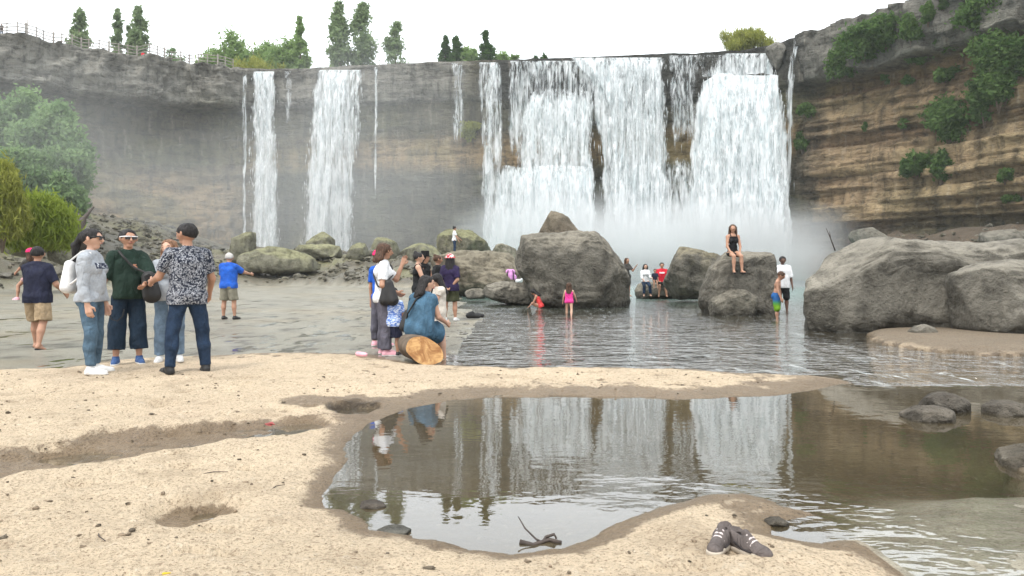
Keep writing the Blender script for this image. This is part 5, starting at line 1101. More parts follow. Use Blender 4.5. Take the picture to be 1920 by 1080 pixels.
GREY_PRINT = printed('grey_sweatshirt_dark_print', (0.36, 0.38, 0.41), (0.03, 0.035, 0.06), (-.13, .13), (1.22, 1.29), 50)
GREEN_BADGE = printed('green_shirt_round_badge', (0.016, 0.032, 0.024), (0.42, 0.20, 0.13), (.055, .11), (1.24, 1.295), 30)
WHITE_PRINT = printed('white_shirt_dark_print', (0.70, 0.70, 0.71), (0.05, 0.05, 0.06), (-.07, .07), (1.10, 1.18), 45)
T = lambda mat, **k: dict(mat=mat, **k)
PE = {}
PE['dad'] = person('man in navy shirt and khaki shorts walking away with a child on his arm', 70, 654, 1.68, 84, legs=((17, 6, 6), (-6, 7, -20)), arms=((38, 14, 100, -6), (8, 24, 55, 0)), b=1.16, sk='tan', hair=('short', 'black'), top=T(NAVY, sleeve=.85, hem=.06, off=.022, loose=True), bottom=T(KHAKI, len=.98, off=.018, wide=.014, name='shorts'), shoes=T(SOLE_DK, flip=True), head=(20, 4))
PE['ponytail'] = person('woman in grey sweatshirt and blue jeans with long black ponytail, in profile', 170, 700, 1.70, 6, legs=((3, 4, -3), (8, 5, 0)), arms=((6, 5, 14, 2), (-2, 7, 14, 3)), b=1.06, sk='fair', female=True, hair=('pony', 'black'), top=T(GREY_PRINT, sleeve=1.92, hem=.022, off=.016, sflare=.002, name='sweatshirt', belly=1), bottom=T(JEAN, len=1.93, off=.010, name='jeans', cuff=.020), shoes=T(WHITE_SHOE), glasses=plain('black_frame', (0.01, .01, .01), .3), head=(0, 0), belly=.5)
PE['green'] = person('young man in baggy dark green shirt and wide cropped navy trousers, facing camera', 240, 682, 1.76, -62, legs=((2, 4, 0), (2, 5, 1)), arms=((28, 18, 62, -40), (4, 20, 12, 8)), b=.93, sk='tan', hair=('short', 'black'), top=T(GREEN_BADGE, sleeve=.95, hem=.035, off=.020, loose=True, sflare=.024), bottom=T(WIDE_N, len=1.72, off=.012, wide=.030, cuff=.034), shoes=T(BLUE_SHOE), glasses=plain('white_frame', (0.7, .7, .7), .4), head=(14, 0))
PE['longhair'] = person('girl with long light brown hair behind the man in leaf print shirt', 318, 677, 1.62, -70, legs=((2, 3, 0), (2, 3, 0)), arms=((20, 8, 70, -10), (20, 8, 95, -20)), b=.9, sk='fair', female=True, hair=('long', 'light'), top=T(GREYF, sleeve=1.6, hem=.02, off=.02, loose=True), bottom=T(JEAN_L, len=1.95, off=.01, wide=.012, name='jeans'), shoes=T(WHITE_SHOE), head=(-24, 0))
PE['leafprint'] = person('man in black and white leaf print shirt and dark jeans, seen from behind', 352, 699, 1.78, 130, legs=((4, 9, 0, 5), (-2, 9, -4, 5)), arms=((22, 22, 78, 6), (10, 22, 44, 10)), b=1.08, sk='tan', hair=('short', 'black'), top=T(FLORAL, sleeve=.72, hem=.055, off=.016), bottom=T(JEAN_D, len=1.98, off=.008, wide=.003, name='jeans', cuff=.026), shoes=T(BLACK_SHOE, boot=True, sole=SOLE_DK), head=(34, 0))
PE['bluetee'] = person('older man in bright blue shirt and stone shorts pointing right, from behind', 429, 599, 1.71, 78, legs=((2, 7, 0), (2, 7, 0)), arms=((12, 12, 24, 4), (50, 40, 78, 38)), b=1.12, sk='tan', hair=('short', 'grey'), top=T(BLUE_T, sleeve=.8, hem=.05, off=.02, loose=True), bottom=T(STONE_C, len=.95, off=.016, wide=.012, name='shorts'), shoes=T(BLACK_SHOE), head=(10, 14), belly=.4)
PE['whitetee'] = person('woman in white shirt and grey trousers with dark bob, hand raised to her face', 718, 666, 1.69, 12, legs=((4, 4, -4), (6, 4, 0)), arms=((46, 12, 158, -6), (-4, 18, 58, -34)), b=1.12, sk='tan', female=True, hair=('bob', 'brown'), top=T(WHITE_PRINT, sleeve=.75, hem=.045, off=.016), bottom=T(PANTG, len=1.95, off=.014, wide=.010, cuff=.03), shoes=T(PINK_SHOE), head=(0, 4))
PE['toddler'] = person('toddler in blue tie dye shirt and dark shorts, seen from behind', 736, 667, 0.98, 78, legs=((2, 5, 0), (2, 5, 0)), arms=((14, 10, 24, 2), (14, 10, 24, 2)), b=1.22, sk='tan', hair=('short', 'black'), top=T(TIE, sleeve=.75, hem=.07, off=.014), bottom=T(NAVY, len=.98, off=.016, wide=.012, name='shorts'), shoes=T(BLACK_SHOE), headscale=1.32, head=(0, 10), vox=.009)
PE['capchild'] = person('child in red cap mostly hidden behind the woman in white shirt', 711, 650, 1.60, 60, legs=((2, 3, 0), (2, 3, 0)), b=.7, sk='tan', hair=('short', 'brown'), top=T(BLUE_T, sleeve=.7, off=.008), bottom=T(PANTG, len=1.9), shoes=T(PINK_SHOE), hat=('cap', PINKCAP))
PE['denim'] = person('woman in blue denim dress sitting on the cut log, back to camera', 786, 674, 1.64, 58, legs=((78, 10, 4, 4), (78, 10, 4, 4)), root=.42, arms=((34, 8, 80, -20), (32, 10, 78, -25)), lean=12, b=1.10, sk='fair', female=True, hair=('mid', 'black'), dress=T(DENIM_DR, hem=.17, sleeve=.35, flare=.085, off=.016, follow=True), shoes=T(BLACK_SHOE), head=(-58, 4))
PE['creamgirl'] = person('girl with long dark hair in cream dress beside the seated woman', 823, 658, 1.20, 200, legs=((2, 3, 0), (2, 3, 0)), arms=((26, 6, 60, -10), (26, 6, 60, -10)), b=.95, sk='fair', female=False, hair=('long', 'black'), dress=T(CREAM, hem=.16, sleeve=.4, flare=.075), shoes=None, headscale=1.15, head=(0, 22))
PE['tank'] = person('woman in black strappy top with hair up, arms folded', 784, 612, 1.66, 8, legs=((2, 3, 0), (2, 3, 0)), arms=((22, 6, 78, -50), (22, 8, 82, -55)), b=1.12, sk='fair', female=True, hair=('bun', 'black'), top=T(BLACKC, sleeve=0, hem=.07, off=.014, strap=True), bottom=T(BLACKC, len=1.95), shoes=T(WHITE_SHOE))
PE['tophat'] = person('person in tall black hat and black vest behind the strappy top woman', 796, 604, 1.68, -25, legs=((2, 3, 0), (2, 3, 0)), arms=((14, 8, 50, -20), (14, 8, 60, -20)), b=.95, sk='tan', hair=('mid', 'black'), top=T(BLACKC, sleeve=.1, hem=.05), bottom=T(BLACKC, len=1.95), shoes=T(BLACK_SHOE), hat=('top', BLACKC))
PE['blackdress'] = person('woman in short black dress with hair bun, beside the red hat woman', 820, 600, 1.64, 20, legs=((2, 3, 0), (4, 3, 0)), arms=((10, 8, 40, -10), (10, 8, 30, -10)), b=1.06, sk='tan', female=True, hair=('bun', 'brown'), dress=T(BLACKC, hem=.15, sleeve=.6, flare=.08), shoes=T(WHITE_SHOE))
PE['redhat'] = person('woman in red patterned bucket hat and dark purple shirt, hands behind her back', 844, 602, 1.64, 76, legs=((2, 4, 0), (2, 4, 0)), arms=((-16, 12, -10, -40), (-16, 12, -10, -40)), b=1.16, sk='tan', female=True, hair=('long', 'black'), top=T(PURPLE, sleeve=.85, hem=.06, off=.022, loose=True), bottom=T(OLIVE, len=.9, off=.016, wide=.012, name='shorts'), shoes=T(WHITE_SHOE), hat=('bucket', REDHAT))
PE['onrock'] = person('woman in white shirt and jeans standing on the rocks by the spray', 853, 477, 1.66, 10, loc=P(852, 478, 44.6), legs=((6, 3, -4), (0, 3, 2)), arms=((34, 12, 50, 0), (18, 12, 30, 4)), b=1.0, sk='tan', female=True, hair=('bun', 'black'), top=T(WHITEC, sleeve=.7, hem=.04), bottom=T(JEAN_D, len=1.95, name='jeans'), shoes=T(WHITE_SHOE))
PE['coral'] = person('girl in coral swimsuit crouching in the shallow water', 1014, 584, 1.22, 172, root=.20, legs=((104, 14, -58, 4), (98, 10, -62, 4)), arms=((48, 8, 70, 0), (50, 8, 72, 0)), lean=24, b=.98, sk='tan', hair=('long', 'black'), top=T(CORAL, sleeve=0, hem=.06, off=.008, strap=True, name='swimsuit', fold=.3), headscale=1.15, head=(0, 26))
PE['pink'] = person('small girl in pink swimsuit wading away, long brown hair', 1067, 599, 1.0, 80, z=-.06, legs=((14, 4, 8), (-12, 5, -34)), arms=((6, 18, 18, 10), (20, 22, 34, 14)), b=1.02, sk='fair', hair=('long', 'brown'), top=T(PINK_C, sleeve=0, hem=.055, off=.008, strap=True, name='swimsuit', fold=.3), headscale=1.22)
PE['edge'] = person('woman in olive grey shirt half hidden behind the huge boulder', 1174, 549, 1.66, -60, loc=P(1175, 556, 33), legs=((4, 3, 0), (0, 3, 0)), arms=((40, 10, 140, -10), (10, 8, 30, 0)), b=.95, sk='tan', female=True, hair=('long', 'brown'), top=T(CHAR, sleeve=.8, hem=.05), bottom=T(BLACKC, len=.8, name='shorts'), shoes=None)
PE['fam_w'] = person('woman in white top and dark jeans sitting at left of the family on the ledge', 1212, 548, 1.62, -88, loc=P(1210, 550, 33.6), root=.50, legs=((62, 12, -6), (62, 6, -6)), arms=((24, 8, 84, -30), (24, 8, 60, -20)), b=1.0, sk='fair', female=True, hair=('mid', 'black'), top=T(WHITEC, sleeve=1.6, hem=.02), bottom=T(JEAN_D, len=1.85, name='jeans'), shoes=None)
PE['fam_m'] = person('man in red shirt sitting at right of the family on the ledge', 1240, 548, 1.74, -96, loc=P(1241, 550, 33.6), root=.50, legs=((66, 14, -4), (66, 12, -4)), arms=((22, 12, 60, -20), (24, 12, 60, -24)), b=1.1, sk='tan', hair=('short', 'black'), top=T(RED_PRINT, sleeve=.85, hem=.03, off=.018), bottom=T(BLACKC, len=.9, name='shorts'), shoes=None)
PE['fam_c'] = person('small child in dark shirt on the knees between the seated couple', 1229, 540, 0.95, -92, loc=P(1228, 537, 33.1), root=.26, legs=((70, 10, 6), (70, 10, 6)), arms=((24, 8, 50, 0), (24, 8, 50, 0)), b=1.05, sk='tan', hair=('short', 'black'), top=T(NAVY, sleeve=.8, hem=.04), bottom=T(CHAR, len=.8, name='shorts'), headscale=1.25)
PE['seated'] = person('girl in black strapless top and shorts seated on top of the square boulder', 1374, 512, 1.66, -86, loc=P(1374, 512, 21.55), root=.56, legs=((76, 5, 2, 2), (76, 5, 2, 2)), arms=((14, 8, 34, -18), (14, 8, 34, -18)), b=.92, sk='tan', female=True, hair=('long', 'brown'), top=T(BLACKC, sleeve=0, hem=.03, off=.008, strap=True, fold=.4), bottom=T(BLACKC, len=.45, name='shorts'), shoes=T(BLACK_SHOE, flip=True), head=(-16, 0))
PE['whiteman'] = person('bearded man in white shirt and black shorts standing in the river', 1467, 588, 1.80, -96, z=-.06, legs=((2, 4, 0), (2, 5, 0)), arms=((4, 12, 12, 6), (4, 12, 14, 4)), b=1.1, sk='dark', hair=('short', 'black'), top=T(WHITEC, sleeve=.95, hem=.07, off=.026, loose=True), bottom=T(BLACKC, len=1.08, off=.018, wide=.014, name='shorts'), head=(0, 10))
PE['boy'] = person('bare chested boy in blue and green fade swim shorts looking down', 1455, 606, 1.34, -30, z=-.10, legs=((4, 4, -2), (8, 4, 2)), arms=((10, 8, 22, 0), (16, 8, 30, 0)), lean=8, b=.92, sk='tan', hair=('short', 'brown'), bottom=T(FADE, len=1.02, off=.018, wide=.016, name='swim_shorts'), head=(0, 30), headscale=1.1)
d_ = PE['dad']; hp = d_['W'](d_['chest'] + d_['fw'] * .14 + d_['lf'] * .22 - d_['up'] * .02)
PE['capkid'] = person('small child in pink cap carried on the arm of the man in navy', 45, 570, 0.86, 150, loc=(hp[0], hp[1], hp[2] - .36), root=.34, legs=((30, 34, -4, 6), (30, 10, -4, 6)), arms=((40, 20, 60, 0), (70, 20, 90, 0)), b=1.05, sk='tan', hair=('mid', 'brown'), top=T(CHAR, sleeve=.7, hem=.05), bottom=T(cloth('rose_cotton', (0.5, 0.3, 0.3)), len=.5, name='shorts'), shoes=T(PINK_SHOE), hat=('cap', PINKCAP), headscale=1.3, vox=.010)
# ================================================================== things carried, left about, and the railing
def in_person(p, pts): return [p['W'](q) for q in pts]
def world_solid(name, label, cat, prims, vox, mat, **kw):
    lo = np.min([np.minimum(p['a'], p['b']) for p in prims], 0); c = np.mean([(p['a'] + p['b']) / 2 for p in prims], 0); c[2] = lo[2]
    pr = [dict(p, a=p['a'] - c, b=p['b'] - c, cut=None) for p in prims]; pl = [(np.asarray(q) - c, n) for q, n in kw.pop('planes', [])]
    E = empty(name, label, cat, c); o = solid(kw.pop('part', 'body'), pr, vox, mat, E, planes=pl, **kw); return E, c
BAGB = plain('black_nylon', (0.016, 0.015, 0.015), 0.6); BAGW = plain('white_leatherette', (0.66, 0.65, 0.64), 0.5); BAGP = plain('pink_nylon', (0.55, 0.24, 0.50), 0.7)
def strap(E, c, pts, r=.012, mat=None, name='strap'):
    n = len(pts); tt = np.linspace(0, n - 1, 4 * n); pa = np.stack([np.interp(tt, range(n), np.array(pts)[:, i]) for i in range(3)], 1)
    v, f = tube(pa - c, r, 6); obj(name, np_mesh(name, v, f), mat or BAGB, E)
def onp(p, f, l, u): return p['W'](p['pel'] + (p['fw'] * f + p['lf'] * l + p['up'] * u) * p['H'])
g = PE['green']; a, b_ = onp(g, .16, .13, .12), onp(g, .16, .15, .0)
E, c = world_solid('crossbody_bag', 'round black crossbody bag hanging in front of the young man in green', 'bag', [cap_(a, b_, .085, .11), cap_(a + [0, .02, 0], b_ + [0, .02, 0], .08, .10)], .010, BAGB, k=.03)
strap(E, c, [a + [0, 0, .05], onp(g, .105, .03, .20), onp(g, .095, -.03, .27), onp(g, .045, -.062, .318), onp(g, -.05, -.05, .30), onp(g, -.085, .04, .18), onp(g, -.05, .115, .08), onp(g, .08, .14, .06)], .016)
g = PE['ponytail']; a, b_ = onp(g, -.125, .02, .23), onp(g, -.135, .01, .08)
E, c = world_solid('backpack', 'white backpack on the back of the ponytail woman', 'bag', [cap_(a + [0, .07, 0], b_ + [0, .08, 0], .055, .075), cap_(a - [0, .07, 0], b_ - [0, .08, 0], .055, .075), cap_(a, b_, .06, .08)], .010, BAGW, k=.03)
for s in (1, -1): strap(E, c, [a + [0, .05 * s, .05], onp(g, -.03, .055 * s, .325), onp(g, .025, .066 * s, .312), onp(g, .040, .092 * s, .26), onp(g, .0, .105 * s, .19), onp(g, -.05, .10 * s, .13), b_ + [0, .08 * s, 0]], .011, BAGW)
g = PE['ponytail']; a = g['arms'][0][2]; w0 = g['W'](a + np.array([.03, 0, -.09])); 
pts = [w0, w0 + np.array([.05, -.02, -.10]), w0 + np.array([.12, -.03, -.12]), w0 + np.array([.18, -.02, -.06]), w0 + np.array([.19, 0, .02])]
E = empty('bead_cord', 'dark bead cord dangling from the ponytail woman\'s hand', 'cord', w0); strap(E, w0, pts, .007)
g = PE['whitetee']; a, b_ = onp(g, .03, -.135, .12), onp(g, .04, -.145, -.02)
E, c = world_solid('shoulder_bag', 'large black shoulder bag worn by the woman in white shirt', 'bag', [cap_(a, b_ + [-.05, 0, 0], .06, .085), cap_(a + [.03, 0, 0], b_ + [.07, -.02, 0], .06, .085)], .010, BAGB, k=.04, planes=[])
strap(E, c, [a + [0, 0, .03], onp(g, .085, -.06, .20), onp(g, .08, .02, .27), onp(g, .03, .058, .325), onp(g, -.05, .05, .29), onp(g, -.085, -.02, .20), onp(g, -.05, -.11, .10), onp(g, .0, -.135, .08)], .013)
g = PE['denim']; a, b_ = onp(g, -.10, .03, .16), onp(g, -.10, .03, .0)
E, c = world_solid('shoulder_bag', 'dark bag slung behind the seated woman in denim dress', 'bag', [cap_(onp(g, -.02, .14, .14), onp(g, -.02, .15, .02), .05, .08)], .011, BAGB, k=.04)
strap(E, c, [onp(g, -.02, .14, .16), onp(g, -.06, .10, .26), onp(g, .0, .07, .33), onp(g, .05, .06, .29)], .012)
strap(E, c, [onp(g, -.02, .14, .05), onp(g, -.10, .07, .12), onp(g, -.09, .0, .26), onp(g, -.02, -.05, .32)], .012)
g = PE['longhair']; w = g['W'](g['arms'][1][2] + g['arms'][1][4] * .07); bv, bf = box((0, 0, 0), (.075, .012, .15), .4)
E = obj('phone', np_mesh('phone', bv, bf, False), plain('phone_black', (.012, .012, .014), .25), None, w + np.array([0, -.03, .04])); tag(E, 'black phone held up by the girl with long hair', 'phone'); E.rotation_euler = (0.3, -.5, 0)
# backpack on the rock
b0 = P(957, 527, 35.2)
E, c = world_solid('backpack', 'pink backpack standing on the broad brown boulder', 'bag', [cap_(b0 + [-.13, 0, .16], b0 + [.13, 0, .16], .16), cap_(b0 + [-.10, 0, .42], b0 + [.10, 0, .42], .12), cap_(b0 + [0, -.14, .12], b0 + [0, -.14, .26], .12)], .02, BAGP, k=.05)
for s in (-1, 1): strap(E, c, [b0 + [s * .10, -.16, .50], b0 + [s * .15, -.20, .32], b0 + [s * .13, -.17, .05]], .022)
b0 = P(973, 530, 35.0); E, c = world_solid('cloth_bundle', 'small white bundle beside the pink backpack', 'bundle', [cap_(b0 + [-.08, 0, .08], b0 + [.10, 0, .08], .09, .07), cap_(b0 + [.05, -.05, .10], b0 + [.12, -.05, .15], .05)], .02, WHITEC, k=.04, part='cloth')
b0 = G(890, 597, .02); E, c = world_solid('sandals_heap', 'dark bag lying on the wet shore behind the red hat woman', 'bag', [cap_(b0 + [-.16, 0, .07], b0 + [.10, 0, .06], .07, .06), cap_(b0 + [.06, .03, .10], b0 + [.20, .02, .07], .05), cap_(b0 + [-.12, 0, .12], b0 + [-.05, 0, .14], .05)], .018, BAGB, k=.03)
E.name = 'bag'
# cut log
lg0 = G(796, 680, .03); ax_ = np.array([-.35, .94, 0]); ax_ /= np.linalg.norm(ax_); n_ = 28; rr = np.linspace(0, 1, 9); LV, LF = [], []
def log_ring(r, d, jit): 
    a = np.arange(n_) / n_ * 2 * np.pi; k = 1 + jit * np.array([noise3(np.array([math.cos(x) * 1.6, math.sin(x) * 1.6, d]), 77) for x in a])
    side = np.cross(ax_, [0, 0, 1.0]); c = lg0 + ax_ * d + np.array([0, 0, .165])
    tl = np.stack([side * math.cos(x) * r * .23 * kk * 1.0 + np.array([0, 0, 1.0]) * math.sin(x) * r * .18 * kk - ax_ * (-.12 * math.sin(x) * r if d < .1 else 0) * 1.0 for x, kk in zip(a, k)])
    tl = tl + side[None] * (-.05 * np.sin(a)[:, None] * r); return c + tl
rings = [log_ring(1.0, d, .12) for d in np.linspace(0, .62, 8)]
V = np.concatenate(rings + [(lg0 + ax_ * .62 + [0, 0, .165])[None]]); F = [(i * n_ + j, i * n_ + (j + 1) % n_, (i + 1) * n_ + (j + 1) % n_, (i + 1) * n_ + j) for i in range(7) for j in range(n_)] + [(7 * n_ + j, 7 * n_ + (j + 1) % n_, 7 * n_ + (j + 2) % n_, 8 * n_) for j in range(0, n_, 2)]
E = empty('cut_log', 'short cut log with fresh orange end, the seat of the woman in denim', 'log', lg0)
obj('bark', np_mesh('bark', V - lg0, np.array(F)), BARK, E)
rf = [log_ring(r, 0, .12) - ax_ * .006 for r in (1.0, .8, .55, .3, .1)]; V = np.concatenate(rf); F = [(i * n_ + j, (i + 1) * n_ + j, (i + 1) * n_ + (j + 1) % n_, i * n_ + (j + 1) % n_) for i in range(4) for j in range(n_)]
V = np.vstack([V, V[-n_:].mean(0)]); F += [(4 * n_ + j, len(V) - 1, 4 * n_ + (j + 2) % n_, 4 * n_ + (j + 1) % n_) for j in range(0, n_, 2)]
t = NT('fresh_cut_wood'); v = t.coord('Object'); n = t.noise(v, 7, 5, .65, .8); w = t.n('ShaderNodeTexWave'); w.wave_type = 'RINGS'; w.inputs['Scale'].default_value = 11; w.inputs['Distortion'].default_value = 5; t.l(v, w.inputs['Vector'])
c_ = t.mix(t.rng(n, .35, .65), (0.20, 0.085, 0.028), (0.47, 0.28, 0.115)); c_ = t.mix(t.math('MULTIPLY', w.outputs['Fac'], .3), c_, (0.30, 0.14, 0.045)); t.bsdf(c_, .75, t.bump(n, .5, .02)); obj('cut_face', np_mesh('cut_face', V - lg0, np.array(F)), t.m, E)
# slip-ons, rubbish
b0 = G(678, 668, .06); E, c = world_solid('slipper', 'pink and white slipper lying alone on the sand left of the trousers', 'shoe', [cap_(b0 + [-.06, .04, .03], b0 + [.06, -.03, .025], .035, .03)], .008, PINK_SHOE, k=.02, part='upper'); 
v_, f_ = tube([[-.08, .05, .006], [0, .01, .006], [.08, -.04, .006]], [.03, .036, .03], 8); v_[:, 2] = np.clip(v_[:, 2], 0, .014); obj('sole', np_mesh('sole', v_, f_), MATS['sole_white'], E)
b0 = G(508, 797, .045); E, c = world_solid('plastic_scrap', 'crumpled red plastic scrap in the wet channel', 'litter', [cap_(b0 + [-.045, 0, .008], b0 + [.0, .02, .010], .006, .009), cap_(b0 + [.0, .02, .010], b0 + [.035, -.02, .008], .009, .005), cap_(b0 + [-.03, -.03, .008], b0 + [.02, -.05, .006], .005)], .0045, plain('red_plastic', (.30, .06, .055), .5), k=.02, part='scrap')
b0 = G(312, 1077, .10); E, c = world_solid('fallen_leaf', 'yellow fallen leaf at the bottom edge of the sand', 'leaf', [cap_(b0 + [-.012, 0, .003], b0 + [.012, .005, .004], .005, .003)], .002, plain('yellow_leaf', (.55, .38, .02), .6), k=.01, part='blade')
# branch in the pool
WOOD = plain('wet_wood', (0.055, 0.04, 0.032), .6, .4, .3, 20)
b0 = G(1010, 1018); E = empty('floating_branch', 'small broken dark branch lying in the pool near the front shore', 'branch', b0); k_ = 1 / FPX * b0[1]
def lp(x, y, dy=0): return np.array([(x - 1010) * k_, dy, (1018 - y) * k_ - .022])
for nm, pts, r in [('stem', [lp(975, 1008), lp(1000, 1010, -.02), lp(1030, 1006, .02), lp(1052, 1010)], [.018, .013, .013, .016]), ('twig', [lp(972, 975, .12), lp(985, 990, .06), lp(1005, 1002), lp(1016, 1008)], [.003, .005, .006, .008]),
                   ('twig', [lp(1016, 1010), lp(1024, 1002, .03), lp(1040, 997, .03), lp(1044, 1004, .02)], [.008, .009, .009, .006]), ('twig', [lp(1040, 1012), lp(1020, 1020, -.1), lp(1000, 1024, -.22)], [.006, .005, .003])]:
    v_, f_ = tube(pts, np.array(r) * .8, 7); obj(nm, np_mesh(nm, v_, f_), WOOD, E)
# driftwood
for lab, pts, r in [('dead twisted branch leaning on the left bank', [P(150, 470, 47), P(148, 430, 47), P(158, 408, 47.5), P(176, 388, 48)], [.5, .32, .14, .05]), ('bare twigs standing on the left end of the largest boulder', [P(1566, 470, 17.2), P(1557, 446, 17.2), P(1549, 428, 17.2)], [.016, .012, .005])]:
    b0 = np.array(pts[0]); E = empty('driftwood', lab, 'driftwood', b0); v_, f_ = tube(np.array(pts) - b0, r, 7); obj('stem', np_mesh('stem', v_, f_), WOOD, E)
    q_ = np.array(pts) - b0; m_ = q_[1]; e_ = q_[-1] * np.array([1.0, 1, .9]) + np.array([(-1 if lab[0] != 'b' else 1) * .6, 0, -.1]) * (.12 if r[0] < .3 else 1.6); v_, f_ = tube([m_, (m_ + e_) / 2 + [0, 0, .02], e_], np.array([r[1], r[1] * .6, r[2] * .5]), 6); obj('side_branch', np_mesh('side_branch', v_, f_), WOOD, E)
# pair of shoes on the front shelf
UP = cloth('taupe_suede', (0.115, 0.096, 0.09), .3); LACE = plain('pale_lace', (.55, .48, .46), .7); MID = plain('cream_midsole', (.36, .31, .25), .6); LIN = plain('shoe_lining', (.03, .025, .025), .9)
def trainer(label, px, py, ang, roll=0.0):
    b0 = G(px, py, .085); b0[2] = ground_z(b0[0], b0[1]) - .004; E = empty('trainer', label, 'shoe', b0, 'pair of shoes', R(ang)); E.scale = (.78, .86, .86)
    L_ = .27; up_ = [cap_((-.095, 0, .055), (-.02, 0, .05), .043, .042), cap_((-.02, 0, .05), (.10, 0, .035), .042, .033), cap_((.10, .004, .034), (.118, .004, .032), .034, .030), cap_((-.10, 0, .06), (-.095, 0, .092), .036, .032), cap_((-.09, 0, .085), (-.01, 0, .076), .036, .030), cap_((-.01, 0, .072), (.06, 0, .05), .030, .022)]
    o = solid('upper', up_, .006, UP, E, k=.02, subs=[cap_((-.085, 0, .125), (-.035, 0, .110), .030, .026), cap_((-.075, 0, .08), (-.04, 0, .075), .022)], planes=[((0, 0, .026), (0, 0, -1))], ns=(.002, (30, 30, 30), 3))
    solid('midsole', [cap_((-.10, 0, .03), (0, 0, .022), .046, .042), cap_((0, 0, .022), (.12, .004, .026), .044, .040)], .006, MID, E, k=.02, planes=[((0, 0, .006), (0, 0, -1)), ((0, 0, .034), (0, 0, 1))])
    solid('outsole', [cap_((-.10, 0, .03), (0, 0, .022), .044, .040), cap_((0, 0, .022), (.12, .004, .026), .042, .038)], .006, plain('brown_rubber', (.16, .09, .06), .7), E, k=.02, planes=[((0, 0, 0), (0, 0, -1)), ((0, 0, .007), (0, 0, 1))])
    solid('lining', [cap_((-.082, 0, .082), (-.045, 0, .078), .026)], .006, LIN, E, k=.01, planes=[((0, 0, .088), (0, 0, 1))])
    solid('tongue', [cap_((-.022, 0, .104), (.03, 0, .072), .022, .016)], .005, UP, E, k=.01)
    for i in range(4):
        x = -.005 + i * .021; z_ = .103 - i * .011; v_, f_ = tube([(x, -.030, z_ - .020), (x + .004, -.012, z_ + .001), (x + .004, .012, z_ + .001), (x, .030, z_ - .020)], .006, 6); obj('lace', np_mesh('lace', v_, f_), LACE, E)
    for s in (1, -1):
        v_, f_ = tube([(-.06, s * .044, .062), (.0, s * .044, .040), (.05, s * .040, .036)], .0055, 6); obj('side_stripe', np_mesh('side_stripe', v_, f_), LIN, E)
    return E
trainer('taupe trainer with pale laces, left of the pair on the front shelf', 1350, 1024, 238); trainer('taupe trainer with pale laces, right of the pair on the front shelf', 1404, 1030, -56)
# railing along the left rim
RAILM = plain('white_painted_rail', (.27, .24, .21), .6); E0 = None
pts = [(px, RIM_XY[np.argmin(np.abs(RIM_U - px))]) for px in np.linspace(-60, 440, 30)]
nrm_ = [RIM_N[np.argmin(np.abs(RIM_U - px))] for px, _ in pts]; Q = [CPOS[np.argmin(np.abs(RIM_U - px)), -1] - np.array([n[0] * .35, n[1] * .35, .1]) for (px, _), n in zip(pts, nrm_)]
E = empty('railing', 'long white painted railing along the left cliff top', 'railing', Q[0])
for i, q_ in enumerate(Q):
    w_ = .16 if i % 3 == 0 else .10; v_, f_ = box(q_ - Q[0] + [0, 0, .70], (w_, w_, 1.6 if i % 3 else 1.8)); obj('post', np_mesh('post', v_, f_, False), RAILM, E)
for i in range(len(Q) - 1):
    for hh_ in (.45, .9, 1.35):
        v_, f_ = tube([Q[i] - Q[0] + [0, 0, hh_], Q[i + 1] - Q[0] + [0, 0, hh_]], .06, 5); obj('rail', np_mesh('rail', v_, f_), RAILM, E)
b0 = P(52, 85, rim_depth(52) + 2); b0[2] = RIMH; E = empty('lamp_post', 'thin bare pole standing behind the railing, far left', 'pole', b0); v_, f_ = tube([[0, 0, 0], [0, 0, 3.6]], .07, 6); obj('pole', np_mesh('pole', v_, f_), RAILM, E)
v_, f_ = tube([[0, 0, 2.4], [-3.0, 0, 2.5], [-6.0, 0, 2.9]], .03, 5); obj('cable', np_mesh('cable', v_, f_), RAILM, E); E.name = 'cable_pole'
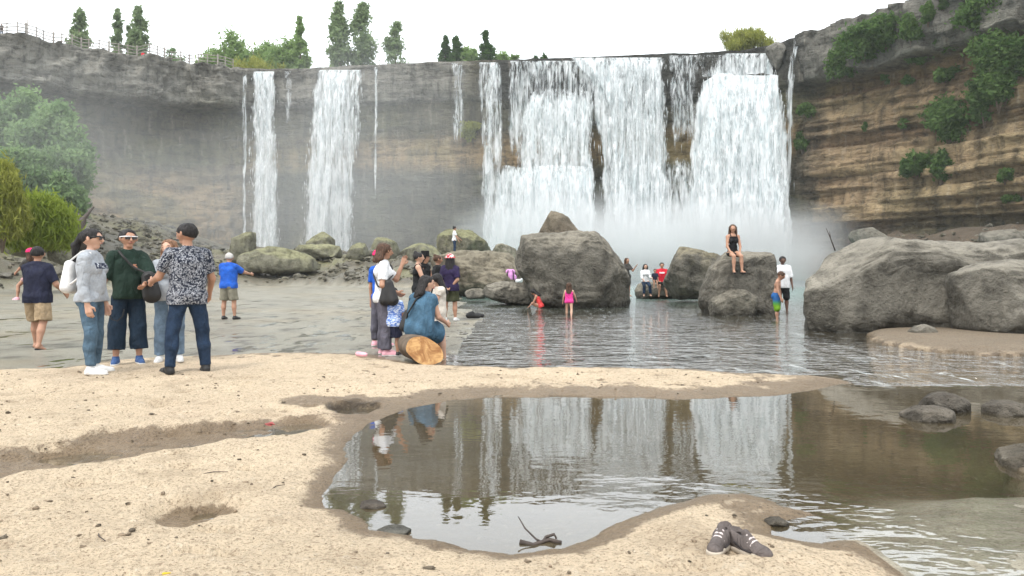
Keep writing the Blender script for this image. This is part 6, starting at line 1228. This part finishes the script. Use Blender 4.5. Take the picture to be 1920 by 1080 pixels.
person('visitor in red behind the white railing', 268, 100, 1.7, -90, loc=P(268, 112, rim_depth(268) + 2.2) * [1, 1, 0] + [0, 0, RIMH + .2], vox=.05, top=T(RED_C, off=.03), bottom=T(JEAN_D), hair=('short', 'black'))
person('visitor in dark clothes at the railing, at far left frame edge', 4, 60, 1.75, -90, loc=P(3, 70, rim_depth(3) + 1.2) * [1, 1, 0] + [0, 0, RIMH + .5], vox=.05, top=T(CHAR, off=.03), bottom=T(JEAN_D), hair=('short', 'black'))

# pebbles and grit on the foreground shelf
rng = np.random.default_rng(15); bv, bf = cube_sphere(2); C_ = np.stack([rng.uniform(-6, 3.2, 1500), rng.uniform(2.6, 9.3, 1500)], 1)
cz_, csh_, _, _, _ = terrain_z(C_[:, 0][:, None], C_[:, 1][:, None]); keep = (csh_[:, 0] > .12); C_, cz_ = C_[keep], cz_[keep, 0]; N = len(C_)
sz = np.clip(np.exp(rng.normal(-5.0, .5, N)), 0, .016); V = bv[None] * (1 + .2 * rng.normal(0, 1, (N, len(bv), 1))) * (rng.uniform(.6, 1.4, (N, 1, 3)) * [1, 1, .6]) * sz[:, None, None] + np.stack([C_[:, 0], C_[:, 1], cz_ + sz * .2], 1)[:, None]
m = np_mesh('pebbles', V.reshape(-1, 3), (bf[None] + len(bv) * np.arange(N)[:, None, None]).reshape(-1, 4)); rc = np.array([.26, .19, .125]) * rng.uniform(.35, 1.7, (N, 1)); col_attr(m, 'col', np.repeat(rc, len(bv), 0)); tag(obj('pebbles', m, ROCK_MAT), kind='stuff')
for i, (lab, px, py, ln, an) in enumerate([('short dry twig on the sand in front of the leaf print man', 400, 880, .16, .4), ('thin dry twig on the sand near the bottom left', 190, 1010, .13, 2.3), ('bent dry twig on the sand left of the pool', 520, 900, .12, 1.2)]):
    g_ = G(px, py, .1); g_[2] = ground_z(g_[0], g_[1]) + .004; E = empty('twig', lab, 'twig', g_, 'dry twigs on the sand', an); v_, f_ = tube([[-ln / 2, 0, 0], [0, .01, .006], [ln / 2, -.005, .002]], [.002, .003, .0015], 5); obj('stem', np_mesh('stem', v_, f_), WOOD, E)
